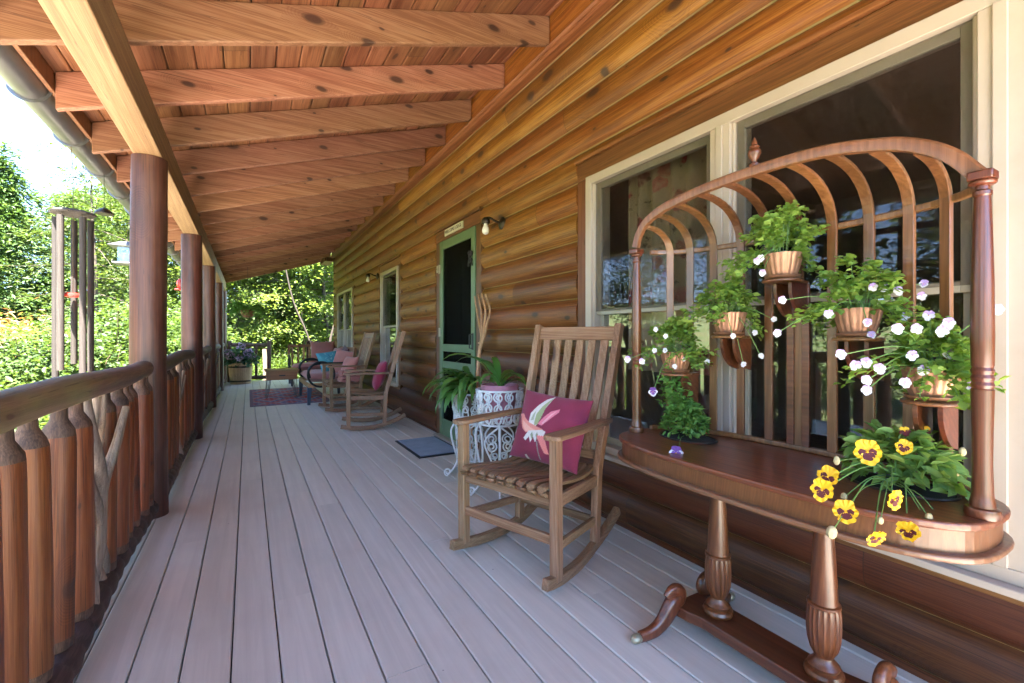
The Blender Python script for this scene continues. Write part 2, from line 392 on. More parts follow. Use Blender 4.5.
M['seat'] = wood('weathered seat slat', (0.1620,0.0799,0.0383), (0.2388,0.1319,0.0689), (0.3155,0.1838,0.1034), 'Y', 26., 1.2, .05, rough=.55, cellvar=.15)
M['mahog'] = wood('mahogany', (0.0680,0.0187,0.0098), (0.1200,0.0331,0.0161), (0.1760,0.0576,0.0280), 'Y', 22., 1.2, .03, rough=.36, coat=.35, bump=.08, checks=0., fibre=.5)
M['mahogz'] = wood('mahogany turned', (0.0680,0.0182,0.0079), (0.1320,0.0385,0.0165), (0.2000,0.0665,0.0297), 'Z', 26., 1.2, .03, rough=.34, coat=.4, bump=.06, checks=0., fibre=.5)
M['walnut'] = wood('bent oak ribs', (0.1260,0.0510,0.0198), (0.1890,0.0810,0.0330), (0.2520,0.1170,0.0523), 'Z', 26., 1.5, .03, rough=.36, coat=.35, bump=.06, checks=0., fibre=.5)
M['apron'] = wood('apron veneer', (0.1050,0.0340,0.0143), (0.1500,0.0510,0.0221), (0.1950,0.0748,0.0325), 'Z', 60., 9., .02, rough=.38, coat=.35, bump=.06, checks=0., fibre=.5)
M['edge'] = wood('apron edging', (0.1800,0.0792,0.0372), (0.2448,0.1188,0.0558), (0.3024,0.1584,0.0806), 'Y', 22., 1.5, .03, rough=.36, coat=.35, bump=.06, checks=0., fibre=.5)
M['barrel'] = wood('barrel staves', (.26,.16,.085), (.38,.25,.14), (.48,.33,.20), 'Z', 12., .9, .2, rough=.65)
M['tablebox'] = wood('red box wood', (.16,.05,.025), (.24,.085,.04), (.31,.125,.06), 'X', 18., 1., .1, rough=.5)
M['tabletop'] = wood('box lid wood', (.28,.14,.06), (.40,.21,.09), (.5,.28,.13), 'X', 18., 1., .1, rough=.5)
M['chime'] = wood('weathered chime wood', (0.0179,0.0138,0.0117), (0.0303,0.0240,0.0206), (0.0426,0.0344,0.0303), 'Z', 25., 1.5, .1, rough=.75)
M['forkwood'] = wood('steam bent ash', (0.3910,0.1955,0.0920), (0.5290,0.2990,0.1495), (0.6440,0.4025,0.2300), 'Z', 30., 2., .0, rough=.5)

def deck_mat():
    m, nt, bs = new_mat('taupe deck boards')
    tc = N(nt, 'ShaderNodeTexCoord'); sx = N(nt, 'ShaderNodeSeparateXYZ'); L(nt, tc.outputs['Object'], sx.inputs[0])
    fl = math_(nt, 'FLOOR', math_(nt, 'DIVIDE', math_(nt, 'ADD', sx.outputs[0], .4793), .1439))
    yy = math_(nt, 'FLOOR', math_(nt, 'ADD', math_(nt, 'DIVIDE', sx.outputs[1], 4.88), math_(nt, 'MULTIPLY', fl, .391)))
    wn = N(nt, 'ShaderNodeTexWhiteNoise', noise_dimensions='2D'); cm = N(nt, 'ShaderNodeCombineXYZ'); L(nt, fl, cm.inputs[0]); L(nt, yy, cm.inputs[1]); L(nt, cm.outputs[0], wn.inputs['Vector'])
    sc = N(nt, 'ShaderNodeVectorMath', operation='SCALE'); L(nt, wn.outputs['Color'], sc.inputs[0]); sc.inputs['Scale'].default_value = 30.
    v = vadd(nt, tc.outputs['Object'], sc.outputs[0])
    mp = N(nt, 'ShaderNodeMapping'); mp.inputs['Scale'].default_value = (26,1.1,26); L(nt, v, mp.inputs[0])
    g = N(nt, 'ShaderNodeTexNoise'); setin(g, {'Scale': 1., 'Detail': 6., 'Roughness': .65, 'Distortion': .8}); L(nt, mp.outputs[0], g.inputs['Vector'])
    b = N(nt, 'ShaderNodeTexNoise'); setin(b, {'Scale': 2.3, 'Detail': 5., 'Roughness': .6}); L(nt, tc.outputs['Object'], b.inputs['Vector'])
    c = ramp(nt, g.outputs['Fac'], [(.3, (.545,.505,.435)), (.7, (.665,.62,.54))])
    c = mixc(nt, ramp(nt, b.outputs['Fac'], [(.5, (0,0,0)), (.75, (.35,.35,.35))]), c, (.45,.405,.35))
    # specks and scuffs
    vo = N(nt, 'ShaderNodeTexVoronoi'); vo.inputs['Scale'].default_value = 9.; L(nt, tc.outputs['Object'], vo.inputs['Vector'])
    sp = math_(nt, 'LESS_THAN', vo.outputs['Distance'], .035)
    sc2 = N(nt, 'ShaderNodeSeparateColor'); L(nt, vo.outputs['Color'], sc2.inputs[0])
    sp = math_(nt, 'MULTIPLY', sp, math_(nt, 'LESS_THAN', sc2.outputs[0], .22))
    c = mixc(nt, math_(nt, 'MULTIPLY', sp, .7), c, (.12,.09,.075))
    hs = N(nt, 'ShaderNodeHueSaturation'); L(nt, math_(nt, 'ADD', math_(nt, 'MULTIPLY', wn.outputs['Value'], .14), .93), hs.inputs['Value']); L(nt, c, hs.inputs['Color'])
    L(nt, hs.outputs[0], bs.inputs['Base Color'])
    L(nt, math_(nt, 'ADD', math_(nt, 'MULTIPLY', g.outputs['Fac'], .25), .33), bs.inputs['Roughness'])
    bp = N(nt, 'ShaderNodeBump'); setin(bp, {'Strength': .22, 'Distance': .003}); L(nt, g.outputs['Fac'], bp.inputs['Height']); L(nt, bp.outputs[0], bs.inputs['Normal'])
    return m
M['deck'] = deck_mat()
M['dark'] = paint('shadowed subframe', (.05,.035,.03), .8)
M['cream'] = paint('cream vinyl', (0.4844,0.4005,0.3307), .38, .05, 3., dirt=(.25, (0.3179,0.2431,0.1797)))
M['sash'] = paint('tan sash', (.42,.36,.28), .4, .06, 3.)
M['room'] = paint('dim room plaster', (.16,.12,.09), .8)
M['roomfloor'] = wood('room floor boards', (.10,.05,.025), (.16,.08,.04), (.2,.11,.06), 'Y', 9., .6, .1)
M['glass'] = glass_mat('window glass')
M['doorglass'] = glass_mat('door glass', (.55,.58,.56))
M['screen'] = screen_mat('insect screen', .24, (.010,.007,.006))
M['doorscreen'] = screen_mat('door screen', .55, (.010,.010,.009))
M['darkdoor'] = paint('dark inner door', (.035,.024,.018), .5)
M['green'] = paint('green door paint', (0.1148,0.1872,0.0964), .42, .12, 5., dirt=(.3, (0.0574,0.1123,0.0551)))
M['black'] = paint('black iron', (.018,.018,.02), .45, .2, 20., metallic=.3)
M['bluemetal'] = paint('dark blue metal', (.03,.045,.075), .42, .15, 9.)
M['bronze'] = paint('dark bronze', (.05,.038,.03), .38, .2, 12., metallic=.7)
M['white'] = paint('white enamel', (0.7260,0.7260,0.7150), .42, .06, 14., dirt=(.3, (0.4950,0.4400,0.3630)))
M['galv'] = paint('galvanised steel', (0.1386,0.1353,0.1353), .36, .16, 5., metallic=.75, dirt=(.35, (0.0924,0.0792,0.0660)))
M['copper'] = paint('copper pot', (.46,.23,.14), .42, .2, 18., metallic=.5, dirt=(.45, (.35,.2,.12)))
M['terracotta'] = paint('brown saucer', (.22,.095,.05), .45, .15, 12.)
M['brass'] = paint('worn brass foot', (.42,.38,.26), .42, .25, 40., metallic=.6)
M['soil'] = paint('potting soil', (.025,.018,.013), .95, .4, 60., bump=.8)
M['bulb'] = paint('frosted bulb', (.82,.78,.72), .25, .03, 5.)
M['pinkpot'] = paint('pink glazed pot', (.50,.20,.26), .3, .08, 8.)
M['brownjar'] = paint('brown clay jar', (.15,.085,.062), .5, .2, 7., dirt=(.4, (.24,.17,.13)))
M['signw'] = paint('cream sign board', (.66,.60,.46), .55, .07, 12.)
M['ink'] = paint('dark sign lettering', (.06,.045,.03), .6, .1, 9.)
M['salmon'] = fabric('salmon canvas', (.44,.165,.135))
M['mauve'] = fabric('dusty rose cloth', (.36,.14,.13))
M['coral'] = fabric('coral cloth', (.50,.18,.15))
M['crimson'] = fabric('crimson cloth', (.33,.035,.075))
M['purple'] = fabric('dark plum cloth', (.09,.03,.045))
M['pattern'] = attr_fabric('printed cushion cloth')
M['matblue'] = fabric('blue grey doormat pile', (.15,.19,.26), .3, 160.)
M['matedge'] = paint('black rubber edging', (.015,.017,.022), .6)
M['red'] = paint('red plastic', (.5,.04,.03), .3)
M['clear'] = glass_mat('feeder glass', (.9,.92,.9), .04)
M['bark'] = wood('tree bark', (0.0300,0.0225,0.0165), (0.0600,0.0450,0.0325), (0.0950,0.0750,0.0575), 'Z', 9., 1.2, .2, rough=.9, bump=.8)
M['birch'] = wood('pale slender bark', (0.1210,0.0825,0.0550), (0.1870,0.1375,0.0990), (0.2420,0.1925,0.1485), 'Z', 9., 2.5, .4, rough=.8)
M['trunkdark'] = paint('grey brown trunk', (.035,.026,.02), .9, .3, 8.)
M['twig'] = paint('brown stems', (.12,.08,.05), .8)
M['deadbrush'] = leaf_mat('dead brush', (.24,.12,.055), (.30,.16,.08), (.36,.21,.11), .2)
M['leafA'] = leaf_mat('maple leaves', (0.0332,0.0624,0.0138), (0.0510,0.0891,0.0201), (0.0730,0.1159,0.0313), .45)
M['leafB'] = leaf_mat('hemlock needles', (0.0320,0.0746,0.0295), (0.0556,0.1132,0.0393), (0.0949,0.1607,0.0556), .25)
M['leafC'] = leaf_mat('feathery leaves', (0.0313,0.0563,0.0209), (0.0469,0.0774,0.0314), (0.0729,0.1032,0.0418), .4)
M['leafD'] = leaf_mat('shrub leaves', (0.0282,0.0556,0.0159), (0.0433,0.0789,0.0240), (0.0633,0.1041,0.0374), .42)
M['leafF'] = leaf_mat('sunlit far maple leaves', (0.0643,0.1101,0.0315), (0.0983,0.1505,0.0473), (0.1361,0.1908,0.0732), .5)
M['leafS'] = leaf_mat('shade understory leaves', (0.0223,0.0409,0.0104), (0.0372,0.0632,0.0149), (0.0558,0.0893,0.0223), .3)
M['viola'] = leaf_mat('viola leaves', (0.1536,0.2869,0.0470), (0.2195,0.3613,0.0732), (0.2963,0.4250,0.1045), .35)
M['pansyleaf'] = leaf_mat('pansy leaves', (0.1327,0.2607,0.0557), (0.2066,0.3436,0.0836), (0.2950,0.4266,0.1207), .3)
M['parsley'] = leaf_mat('fine herb leaves', (0.0898,0.2222,0.0427), (0.1397,0.2898,0.0617), (0.1895,0.3381,0.0808), .3)
M['lily'] = leaf_mat('strap leaves', (0.0391,0.1305,0.0261), (0.0718,0.1958,0.0391), (0.1305,0.2741,0.0653), .25, .35, .5)
M['fern'] = leaf_mat('fern fronds', (0.0750,0.1950,0.0375), (0.1125,0.2550,0.0525), (0.1650,0.3300,0.0750), .35)
M['hydleaf'] = leaf_mat('hydrangea leaves', (.03,.085,.05), (.05,.12,.075), (.085,.17,.11), .25)
M['hydbloom'] = paint('hydrangea florets', (.50,.33,.48), .7, .25, 30., rand=.25)
M['stem'] = paint('green stems', (.13,.24,.06), .5)
M['pet_white'] = paint('white petal', (.68,.65,.68), .55, .03)
M['pet_lilac'] = paint('lilac petal', (.50,.33,.66), .55, .1)
M['pet_purple'] = paint('purple petal', (.14,.035,.24), .5, .1)
M['pet_yellow'] = paint('yellow petal', (.80,.44,.006), .5, .06)
M['pet_maroon'] = paint('maroon blotch', (.085,.006,.008), .55, .1)
M['pet_eye'] = paint('orange flower eye', (.85,.40,.01), .5)
M['wither'] = paint('withered bloom', (.52,.42,.22), .7, .2, 60.)
# ------------------------------------------------------------------ deck
YA, YB = -1.35, 13.1
def build_deck():
    mb = MB(); k = -2; w = .1439
    g = .0026; r = .004
    while True:
        x0 = -.4793 + w*k; x1 = x0 + w
        if x0 > 1.86: break
        xa, xb = x0+g, min(x1-g, 1.895)
        prof = [(xa,-.026),(xb,-.026),(xb,-r),(xb-r,0),(xa+r,0),(xa,-r)]
        cuts = [YA]; c0 = YA+1.1+(k*1.913) % 4.88
        if k % 3 == 0:
            while c0 < YB-.4: cuts.append(c0); c0 += 4.88
        cuts.append(YB)
        for a_, b_ in zip(cuts[:-1], cuts[1:]): mb.prism(prof, a_+(.0015 if a_ > YA else 0), b_-.0015, lambda u,v,a: (u,a,v))
        k += 1
    d = mb.build('deck', M['deck']); structure(d)
    mb = MB()
    mb.box((-.74,YA+.02,-.30),(1.89,YB-.02,-.034))
    s = mb.build('deck_frame', M['dark']); structure(s)
    mb = MB(); mb.box((-.79,YA,-.26),(-.765,YB,-.004)); mb.box((-.765,YB,-.26),(1.9,YB+.03,-.004))
    structure(mb.build('deck_skirt', M['botrail'], bevel=.003))
build_deck()

# ------------------------------------------------------------------ the log house
HX = 1.893
house = thing('log_house', 'brown log house with lean-to porch roof, green screen door and cream framed windows', 'house', (HX, 5, 0))
HO = (HX, 5, 0)
def prof_x(z):
    t = (((z-.02)/.19) % 1.0)*2-1
    return 1.894 - .044*(1-abs(t)**2.9)
OPEN = [(-1.2, 2.355, .355, 2.235), (3.765, 4.925, 0.0, 2.29), (6.31, 7.49, .36, 2.25), (9.56, 11.57, .36, 2.25)]
def siding():
    mb = MB()
    ZT = 3.12
    ybr = sorted(set([YA, 12.08] + [y for o in OPEN for y in o[:2]]))
    ybr = [y for y in ybr if YA <= y <= 12.08]
    for ya, yb in zip(ybr[:-1], ybr[1:]):
        ym = (ya+yb)/2
        rngs = [(-.17, ZT)]
        for o in OPEN:
            if o[0] < ym < o[1]: rngs = [(-.17, o[2]), (o[3], ZT)]
        for za, zb in rngs:
            if zb-za < .01: continue
            k = math.floor((za-.02)/.19)
            while .02+.19*k < zb:
                b0 = .02+.19*k
                ts = [0,.012,.03,.06,.1,.16,.25,.38,.5,.62,.75,.84,.9,.95,.985,1]
                zs = [b0+.19*t for t in ts]
                zs = sorted(set([min(max(z, za), zb) for z in zs]))
                if len(zs) >= 2:
                    pts = []
                    for z in zs:
                        e = min(max((z-b0)/.19, 1e-5), 1-1e-5)
                        pts.append((prof_x(b0+.19*e), z))
                    n = len(pts)
                    vs = [(x, ya, z) for x, z in pts] + [(x, yb, z) for x, z in pts]
                    for i in range(n-1):
                        lip = (pts[i+1][1]-b0) <= .19*.032
                        mb.add([vs[i], vs[i+1], vs[n+i+1], vs[n+i]], [(0,1,2,3)], 1 if lip else 0, True)
                    for yy in (ya, yb):
                        mb.add([(x, yy, z) for x, z in pts]+[(1.90, yy, zs[-1]), (1.90, yy, zs[0])], [tuple(range(n+2))], 0)
                k += 1
    # weld the seams of neighbouring strips for smooth shading
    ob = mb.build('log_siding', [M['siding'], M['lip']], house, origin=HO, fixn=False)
    import bmesh
    bm = bmesh.new(); bm.from_mesh(ob.data); bmesh.ops.remove_doubles(bm, verts=bm.verts, dist=1e-5); bmesh.ops.recalc_face_normals(bm, faces=bm.faces); bm.to_mesh(ob.data); bm.free()
    ob.data.set_sharp_from_angle(angle=R(30))
siding()

# brown casings
def casing(y0, y1, z0, z1, w=.108, sill=True):
    zt = z1+.135
    for a, b in ((y0-w, y0-.002), (y1+.002, y1+w)):
        mb = MB(); mb.box((1.860, a, max(z0-.05, .004)), (1.90, b, z1-.002)); mb.build('casing', M['trim'], house, bevel=.003, origin=HO)
    mb = MB(); mb.box((1.857, y0-w, z1), (1.90, y1+w, zt-.02)); hb_ = mb.build('header_board', M['trimh'], house, bevel=.003, origin=HO)
    mb = MB(); mb.box((1.838, y0-w-.01, zt-.018), (1.90, y1+w+.01, zt+.006)); mb.build('drip_cap', M['trimh'], hb_, bevel=.003, origin=HO)
    if sill:
        mb = MB(); mb.box((1.845, y0-w, z0-.055), (1.90, y1+w, z0-.002)); mb.build('apron_board', M['trimh'], house, bevel=.003, origin=HO)

def window(y0, y1, z0, z1, lites, mull, grid=None):
    casing(y0, y1, z0, z1)
    fw = .052; x0, x1 = 1.836, 1.985
    mb = MB()
    mb.box((x0, y0, z0), (x1, y0+fw, z1)); mb.box((x0, y1-fw, z0), (x1, y1, z1))
    mb.box((x0+.002, y0+fw, z1-fw), (x1, y1-fw, z1)); mb.box((x0+.002, y0+fw, z0), (x1, y1-fw, z0+fw*.8))
    for a, b in mull:
        mb.box((x0+.004, a, z0+fw*.8), (x1, b, z1-fw)); mb.box((x0-.004, (a+b)/2-.016, z0+fw*.8), (x0+.004, (a+b)/2+.016, z1-fw))
    # stepped stop beads
    for a, b in lites:
        for yy in (a, b-.012): mb.box((x0+.02, yy, z0+fw*.8), (x1, yy+.012, z1-fw))
    w = mb.build('window', M['cream'], house, bevel=.003, origin=HO)
    mb = MB(); mb.box((x0-.035, y0-.03, z0-.024), (x1, y1+.03, z0-.001)); mb.build('sill', M['cream'], w, bevel=.004, origin=HO).location = (0,0,0)
    zm = z0+.845*(z1-z0)/1.69
    for a, b in lites:
        a += .012; b -= .012
        s = .034
        for (za, zb, xa) in ((zm-.02, z1-fw, 1.878), (z0+fw*.8, zm+.02, 1.902)):
            mb = MB()
            mb.box((xa, a, za), (xa+.022, a+s, zb)); mb.box((xa, b-s, za), (xa+.022, b, zb))
            mb.box((xa+.001, a+s, za), (xa+.021, b-s, za+s)); mb.box((xa+.001, a+s, zb-s), (xa+.021, b-s, zb))
            mb.build('sash', M['sash'], w, bevel=.002, origin=HO)
            mb = MB(); mb.box((xa+.009, a+s-.003, za+s-.003), (xa+.013, b-s+.003, zb-s+.003))
            mb.build('pane', M['glass'], w, origin=HO)
        mb = MB(); mb.box((1.8655, a+.004, zm), (1.8665, b-.004, z1-fw-.002)); mb.build('insect_screen', M['screen'], w, origin=HO)
    return w
w1 = window(-1.09, 2.243, .41, 2.10, [(1.354, 2.191), (.467, 1.255), (-1.038, .37)], [(1.255, 1.354), (.37, .467)])
w2 = window(6.42, 7.38, .41, 2.115, [(6.472, 7.328)], [])
w3 = window(9.67, 11.46, .41, 2.115, [(10.60, 11.408), (9.722, 10.53)], [(10.53, 10.60)])

# door
def door():
    y0, y1, z1 = 3.89, 4.80, 2.15
    casing(y0-.012, y1+.012, .03, z1+.005, sill=False)
    mb = MB(); s = .085; xa, xb = 1.852, 1.885
    mb.box((xa, y0, .022), (xb, y0+s, z1)); mb.box((xa, y1-s, .022), (xb, y1, z1))
    for za, zb in ((z1-s-.01, z1), (.94, 1.02), (.76, .835), (.022, .20)):
        mb.box((xa+.001, y0+s, za), (xb-.001, y1-s, zb))
    mb.box((xa+.001, (y0+y1)/2-.04, .20), (xb-.001, (y0+y1)/2+.04, .76))
    d = mb.build('screen_door', M['green'], house, bevel=.004, origin=HO)
    mb = MB(); mb.box((xa+.015, y0+s-.005, .19), (xa+.017, y1-s+.005, z1-s))
    mb.build('screen', M['doorscreen'], d, origin=HO)
    mb = MB(); mb.tube([(xa, y0+.045, 1.12), (xa-.035, y0+.045, 1.12), (xa-.035, y0+.045, .99), (xa, y0+.045, .99)], .006); mb.box((xa-.004, y0+.028, .975), (xa+.002, y0+.062, 1.135))
    mb.build('handle', M['black'], d, origin=HO)
    for zz in (.35, 1.15, 1.85):
        mb = MB(); mb.box((xa-.004, y1-.028, zz-.045), (xa+.004, y1+.02, zz+.045)); mb.tube([(xa-.006, y1-.003, zz-.05), (xa-.006, y1-.003, zz+.05)], .006)
        mb.build('hinge', M['sash'], d, origin=HO)
    mb = MB(); mb.box((1.94, y0-.01, .02), (1.975, y1+.01, z1))
    for ya, yb in ((y0+.10, (y0+y1)/2-.05), ((y0+y1)/2+.05, y1-.10)):
        for za, zb in ((.25, .85), (1.0, 1.95)):
            mb.box((1.932, ya, za), (1.942, yb, zb))
    mb.build('inner_door', M['darkdoor'], house, bevel=.006, origin=HO)
    mb = MB(); mb.box((1.79, y0-.03, .004), (1.94, y1+.03, .02)); mb.build('threshold', M['sash'], house, bevel=.003, origin=HO)
door()

# rooms behind the glass
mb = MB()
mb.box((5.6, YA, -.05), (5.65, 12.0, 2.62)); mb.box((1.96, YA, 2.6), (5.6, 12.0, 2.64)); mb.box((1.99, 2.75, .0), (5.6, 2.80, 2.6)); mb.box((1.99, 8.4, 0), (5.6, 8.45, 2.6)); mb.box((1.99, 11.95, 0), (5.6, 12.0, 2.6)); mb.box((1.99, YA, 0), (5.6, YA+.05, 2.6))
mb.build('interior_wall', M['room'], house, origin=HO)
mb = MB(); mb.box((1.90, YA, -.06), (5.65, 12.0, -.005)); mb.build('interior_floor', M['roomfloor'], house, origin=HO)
# corner board, gable end wall and foundation
mb = MB(); mb.box((1.862, 12.078, -.25), (2.02, 12.12, 3.3)); mb.build('corner_board', M['trim'], house, bevel=.004, origin=HO)
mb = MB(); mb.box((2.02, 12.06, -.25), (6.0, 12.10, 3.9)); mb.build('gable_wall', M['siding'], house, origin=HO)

# porch roof
def zb(x): return 2.548 + .317*x
RT = .195
def roof():
    x = -.93; strips = MB(); sl = math.sqrt(1+.317**2)
    while x < 1.88:
        a, b = x+.0025, min(x+.135-.0025, 1.89)
        bv = .006
        f = lambda u: zb(u)+RT
        prof = [(a, f(a)+bv), (a+bv, f(a+bv)+.001), (b-bv, f(b-bv)+.001), (b, f(b)+bv), (b, f(b)+.02), (a, f(a)+.02)]
        strips.prism(prof, YA, 12.97, lambda u,v,w_: (u,w_,v))
        x += .135
    r = strips.build('porch_roof', M['roofdeck'], house, origin=HO)
    mb = MB(); f = lambda u: zb(u)+RT+.022
    mb.prism([(-.96, f(-.96)), (6.2, f(6.2)), (6.2, f(6.2)+.03), (-.96, f(-.96)+.03)], YA-.05, 13.02, lambda u,v,a: (u,a,v))
    mb.build('shingle_cover', M['dark'], r, origin=HO)
    ys = [2.60+.635*i for i in range(-6, 16)]
    for i, y in enumerate(ys):
        mb = MB(); j = random.uniform(-.004, .004)
        mb.prism([(-.86, zb(-.86)+j), (1.80, zb(1.80)+j), (1.80, zb(1.80)+RT-.001), (-.86, zb(-.86)+RT-.001)], -.02, .02, lambda u,v,a: (u-.5,a,v-2.7))
        o = mb.build('rafter', M['rafter'], r, bevel=.006, origin=(0,0,0))
        o.location = (.5-HX, y-5, 2.7)
    mb = MB(); mb.prism([(-.9, zb(-.9)-.01), (1.9, zb(1.9)-.01), (1.9, zb(1.9)+RT), (-.9, zb(-.9)+RT)], -.02, .02, lambda u,v,a: (u-.5,a,v-2.7))
    o = mb.build('rake_board', M['rafter'], r, bevel=.003); o.location = (.5-HX, 12.945-5, 2.7)
    # outlooker block at the house corner
    mb = MB(); mb.box((1.66, 12.14, 2.99), (1.86, 12.92, 3.09)); mb.box((1.70, 12.10, 2.985), (1.86, 12.14, 3.06)); mb.build('corner_beam', M['trim'], r, bevel=.005, origin=HO)
    mb = MB(); mb.box((-.593, YA, 2.193), (-.4515, 12.9, 2.398)); mb.build('eave_beam', M['beam'], r, bevel=.006, origin=HO)
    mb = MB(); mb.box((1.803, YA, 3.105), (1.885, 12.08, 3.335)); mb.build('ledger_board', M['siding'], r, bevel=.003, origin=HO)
    mb = MB(); prof = [(1.80,3.108),(1.782,3.103),(1.776,3.092),(1.79,3.080),(1.792,3.066),(1.81,3.058),(1.87,3.058),(1.87,3.108)]
    mb.prism(prof, YA, 12.08, lambda u,v,a: (u,a,v)); mb.build('ledger_moulding', M['trimh'], r, origin=HO)
    mb = MB(); mb.box((-.885, YA, zb(-.88)+.095), (-.863, 12.93, zb(-.88)+RT)); mb.build('fascia', M['trim'], r, bevel=.003, origin=HO)
    # half round gutter
    mb = MB(); n = 14; c = (-.962, 2.385); ro, ri = .076, .073
    prof = [(c[0]+ro*math.cos(PI+PI*i/n), c[1]+ro*math.sin(PI+PI*i/n)) for i in range(n+1)] + [(c[0]+ri*math.cos(2*PI-PI*i/n), c[1]+ri*math.sin(2*PI-PI*i/n)) for i in range(n+1)]
    k = len(prof)
    vs = [(u, YA, v) for u, v in prof]+[(u, 13.0, v) for u, v in prof]
    mb.add(vs, [(i, (i+1)%k, k+(i+1)%k, k+i) for i in range(k)], 0, True)
    mb.tube([(c[0]-ro-.002, YA, c[1]+.004), (c[0]-ro-.002, 13.0, c[1]+.004)], .008, 6)
    cap = [(c[0]+ro*math.cos(PI+PI*i/n), 13.0, c[1]+ro*math.sin(PI+PI*i/n)) for i in range(n+1)]; mb.add(cap, [tuple(range(n+1))])
    g = mb.build('gutter', M['galv'], r, origin=HO)
    for y in ys:
        mb = MB(); rr = ro+.004
        pts = [(c[0]+rr*math.cos(PI*.98+PI*i/12*1.0), y, c[1]+rr*math.sin(PI*.98+PI*i/12)) for i in range(13)]
        mb.ribbon(pts, .022, .004, up=(0,1,0)); mb.bar((c[0]+rr, y, c[1]+.0), (-.885, y, c[1]+.05), .02, .004); mb.box((-.893, y-.014, c[1]+.0), (-.884, y+.014, c[1]+.085))
        mb.build('gutter_strap', M['galv'], g, origin=HO)
    return r
porch_roof = roof()

# porch posts
POST_Y = [-1.22, 1.12, 3.54, 5.97, 8.46, 10.98, 12.86]
def post_mesh(y, seed):
    rnd = random.Random(seed); mb = MB(); n = 20; m = 15
    rings = []
    ph = rnd.uniform(0, 6); lean = (rnd.uniform(-.006,.006), rnd.uniform(-.006,.006))
    for i in range(m):
        z = 2.191*i/(m-1); t = z/2.19
        r0 = .098 - .006*t
        ring = []
        for q in range(n):
            th = 2*PI*q/n
            rr = r0*(1+.025*math.sin(2*th+ph+1.3*t)+.015*math.sin(5*th+3*t+ph)+.012*math.sin(9*t+2*th))
            ring.append((rr*math.cos(th)+lean[0]*math.sin(PI*t), rr*math.sin(th)+lean[1]*math.sin(PI*t), z))
        rings.append(ring)
    vs = [p for r in rings for p in r]
    fs = [(i*n+q, i*n+(q+1)%n, (i+1)*n+(q+1)%n, (i+1)*n+q) for i in range(m-1) for q in range(n)]
    mb.add(vs, fs, 0, True)
    mb.f += [tuple(range(n))[::-1], tuple((m-1)*n+q for q in range(n))]; mb.m += [0,0]; mb.sm += [False,False]
    o = mb.build('porch_post', M['post'], house, sharp=50); o.location = (-.522-HX, y-5, .002)
    return o
for i, y in enumerate(POST_Y): post_mesh(y, 40+i)

# ------------------------------------------------------------------ log railings, one per bay
def log_tube(p0, p1, r, n=14, seg=14, seed=0, wob=.012, knob=.04, scallop=0.0):
    rnd = random.Random(seed); p0 = Vector(p0); p1 = Vector(p1); d = p1-p0; Ln = d.length; t = d.normalized()
    x = t.cross(Vector((0,0,1))).normalized(); z = x.cross(t)
    ph = [rnd.uniform(0,6.28) for _ in range(6)]
    mb = MB(); vs = []
    us = [0, .003/Ln*3, .012/Ln*2] + [i/seg for i in range(1, seg)] + [1-.012/Ln*2, 1-.003/Ln*3, 1]
    sc = [.62,.85,.97] + [1]*(seg-1) + [.97,.85,.62]
    m = len(us)
    for u, s in zip(us, sc):
        c = p0+d*u + x*(wob*math.sin(u*Ln*2.1+ph[0])) + z*(wob*.8*math.sin(u*Ln*2.7+ph[1]))
        for q in range(n):
            th = 2*PI*q/n
            rr = r*s*(1+scallop*(abs(math.sin(u*Ln*PI/.125+ph[0]))**.6-.7)+.03*math.sin(2*th+ph[2])+knob*math.sin(u*Ln*9+ph[3]+1.5*math.sin(th+ph[5]))*.6+knob*.5*math.sin(u*Ln*23+2*th+ph[4]))
            vs.append(c + x*(rr*math.cos(th)) + z*(rr*math.sin(th)))
    fs = [(i*n+q, i*n+(q+1)%n, (i+1)*n+(q+1)%n, (i+1)*n+q) for i in range(m-1) for q in range(n)]
    mb.add(vs, fs, 0, True); mb.f += [tuple(range(n))[::-1], tuple((m-1)*n+q for q in range(n))]; mb.m += [0,0]; mb.sm += [True,True]
    return mb
def picket_variant(seed):
    rnd = random.Random(seed); mb = MB()
    ph = [rnd.uniform(0,6.28) for _ in range(4)]; r = .046*rnd.uniform(.94,1.06)
    prof = [(.019,.06),(.021,.098),(.043,.118),(r,.15),(r*1.0,.3),(r*1.02,.45),(r,.6),(r*.98,.74),(r*.95,.785),(.040,.805),(.022,.838),(.020,.90)]
    prof = [(a, b) for a, b in prof]
    fl = lambda i, th: 1 + (.035*math.sin(3*th+ph[0]+i*.12)+.02*math.sin(7*th+ph[1]) if 2 <= i <= 9 else 0)
    mats = [1,1,1,0,0,0,0,0,1,1,1]
    mb.lathe(prof, 16, (0,0,0), flute=fl, mats=mats)
    return mb
PICKS = []
def picket(parent, x, y, v, rz):
    if len(PICKS) <= v:
        o = picket_variant(100+v).build('picket', [M['picket'], M['pickend']], parent, sharp=45); PICKS.append(o)
    else:
        o = PICKS[v].copy(); COL.objects.link(o); o.parent = parent
    o.location = (x, y, random.uniform(-.006,.006)); o.rotation_euler = (random.uniform(-.012,.012), random.uniform(-.012,.012), rz)
    return o
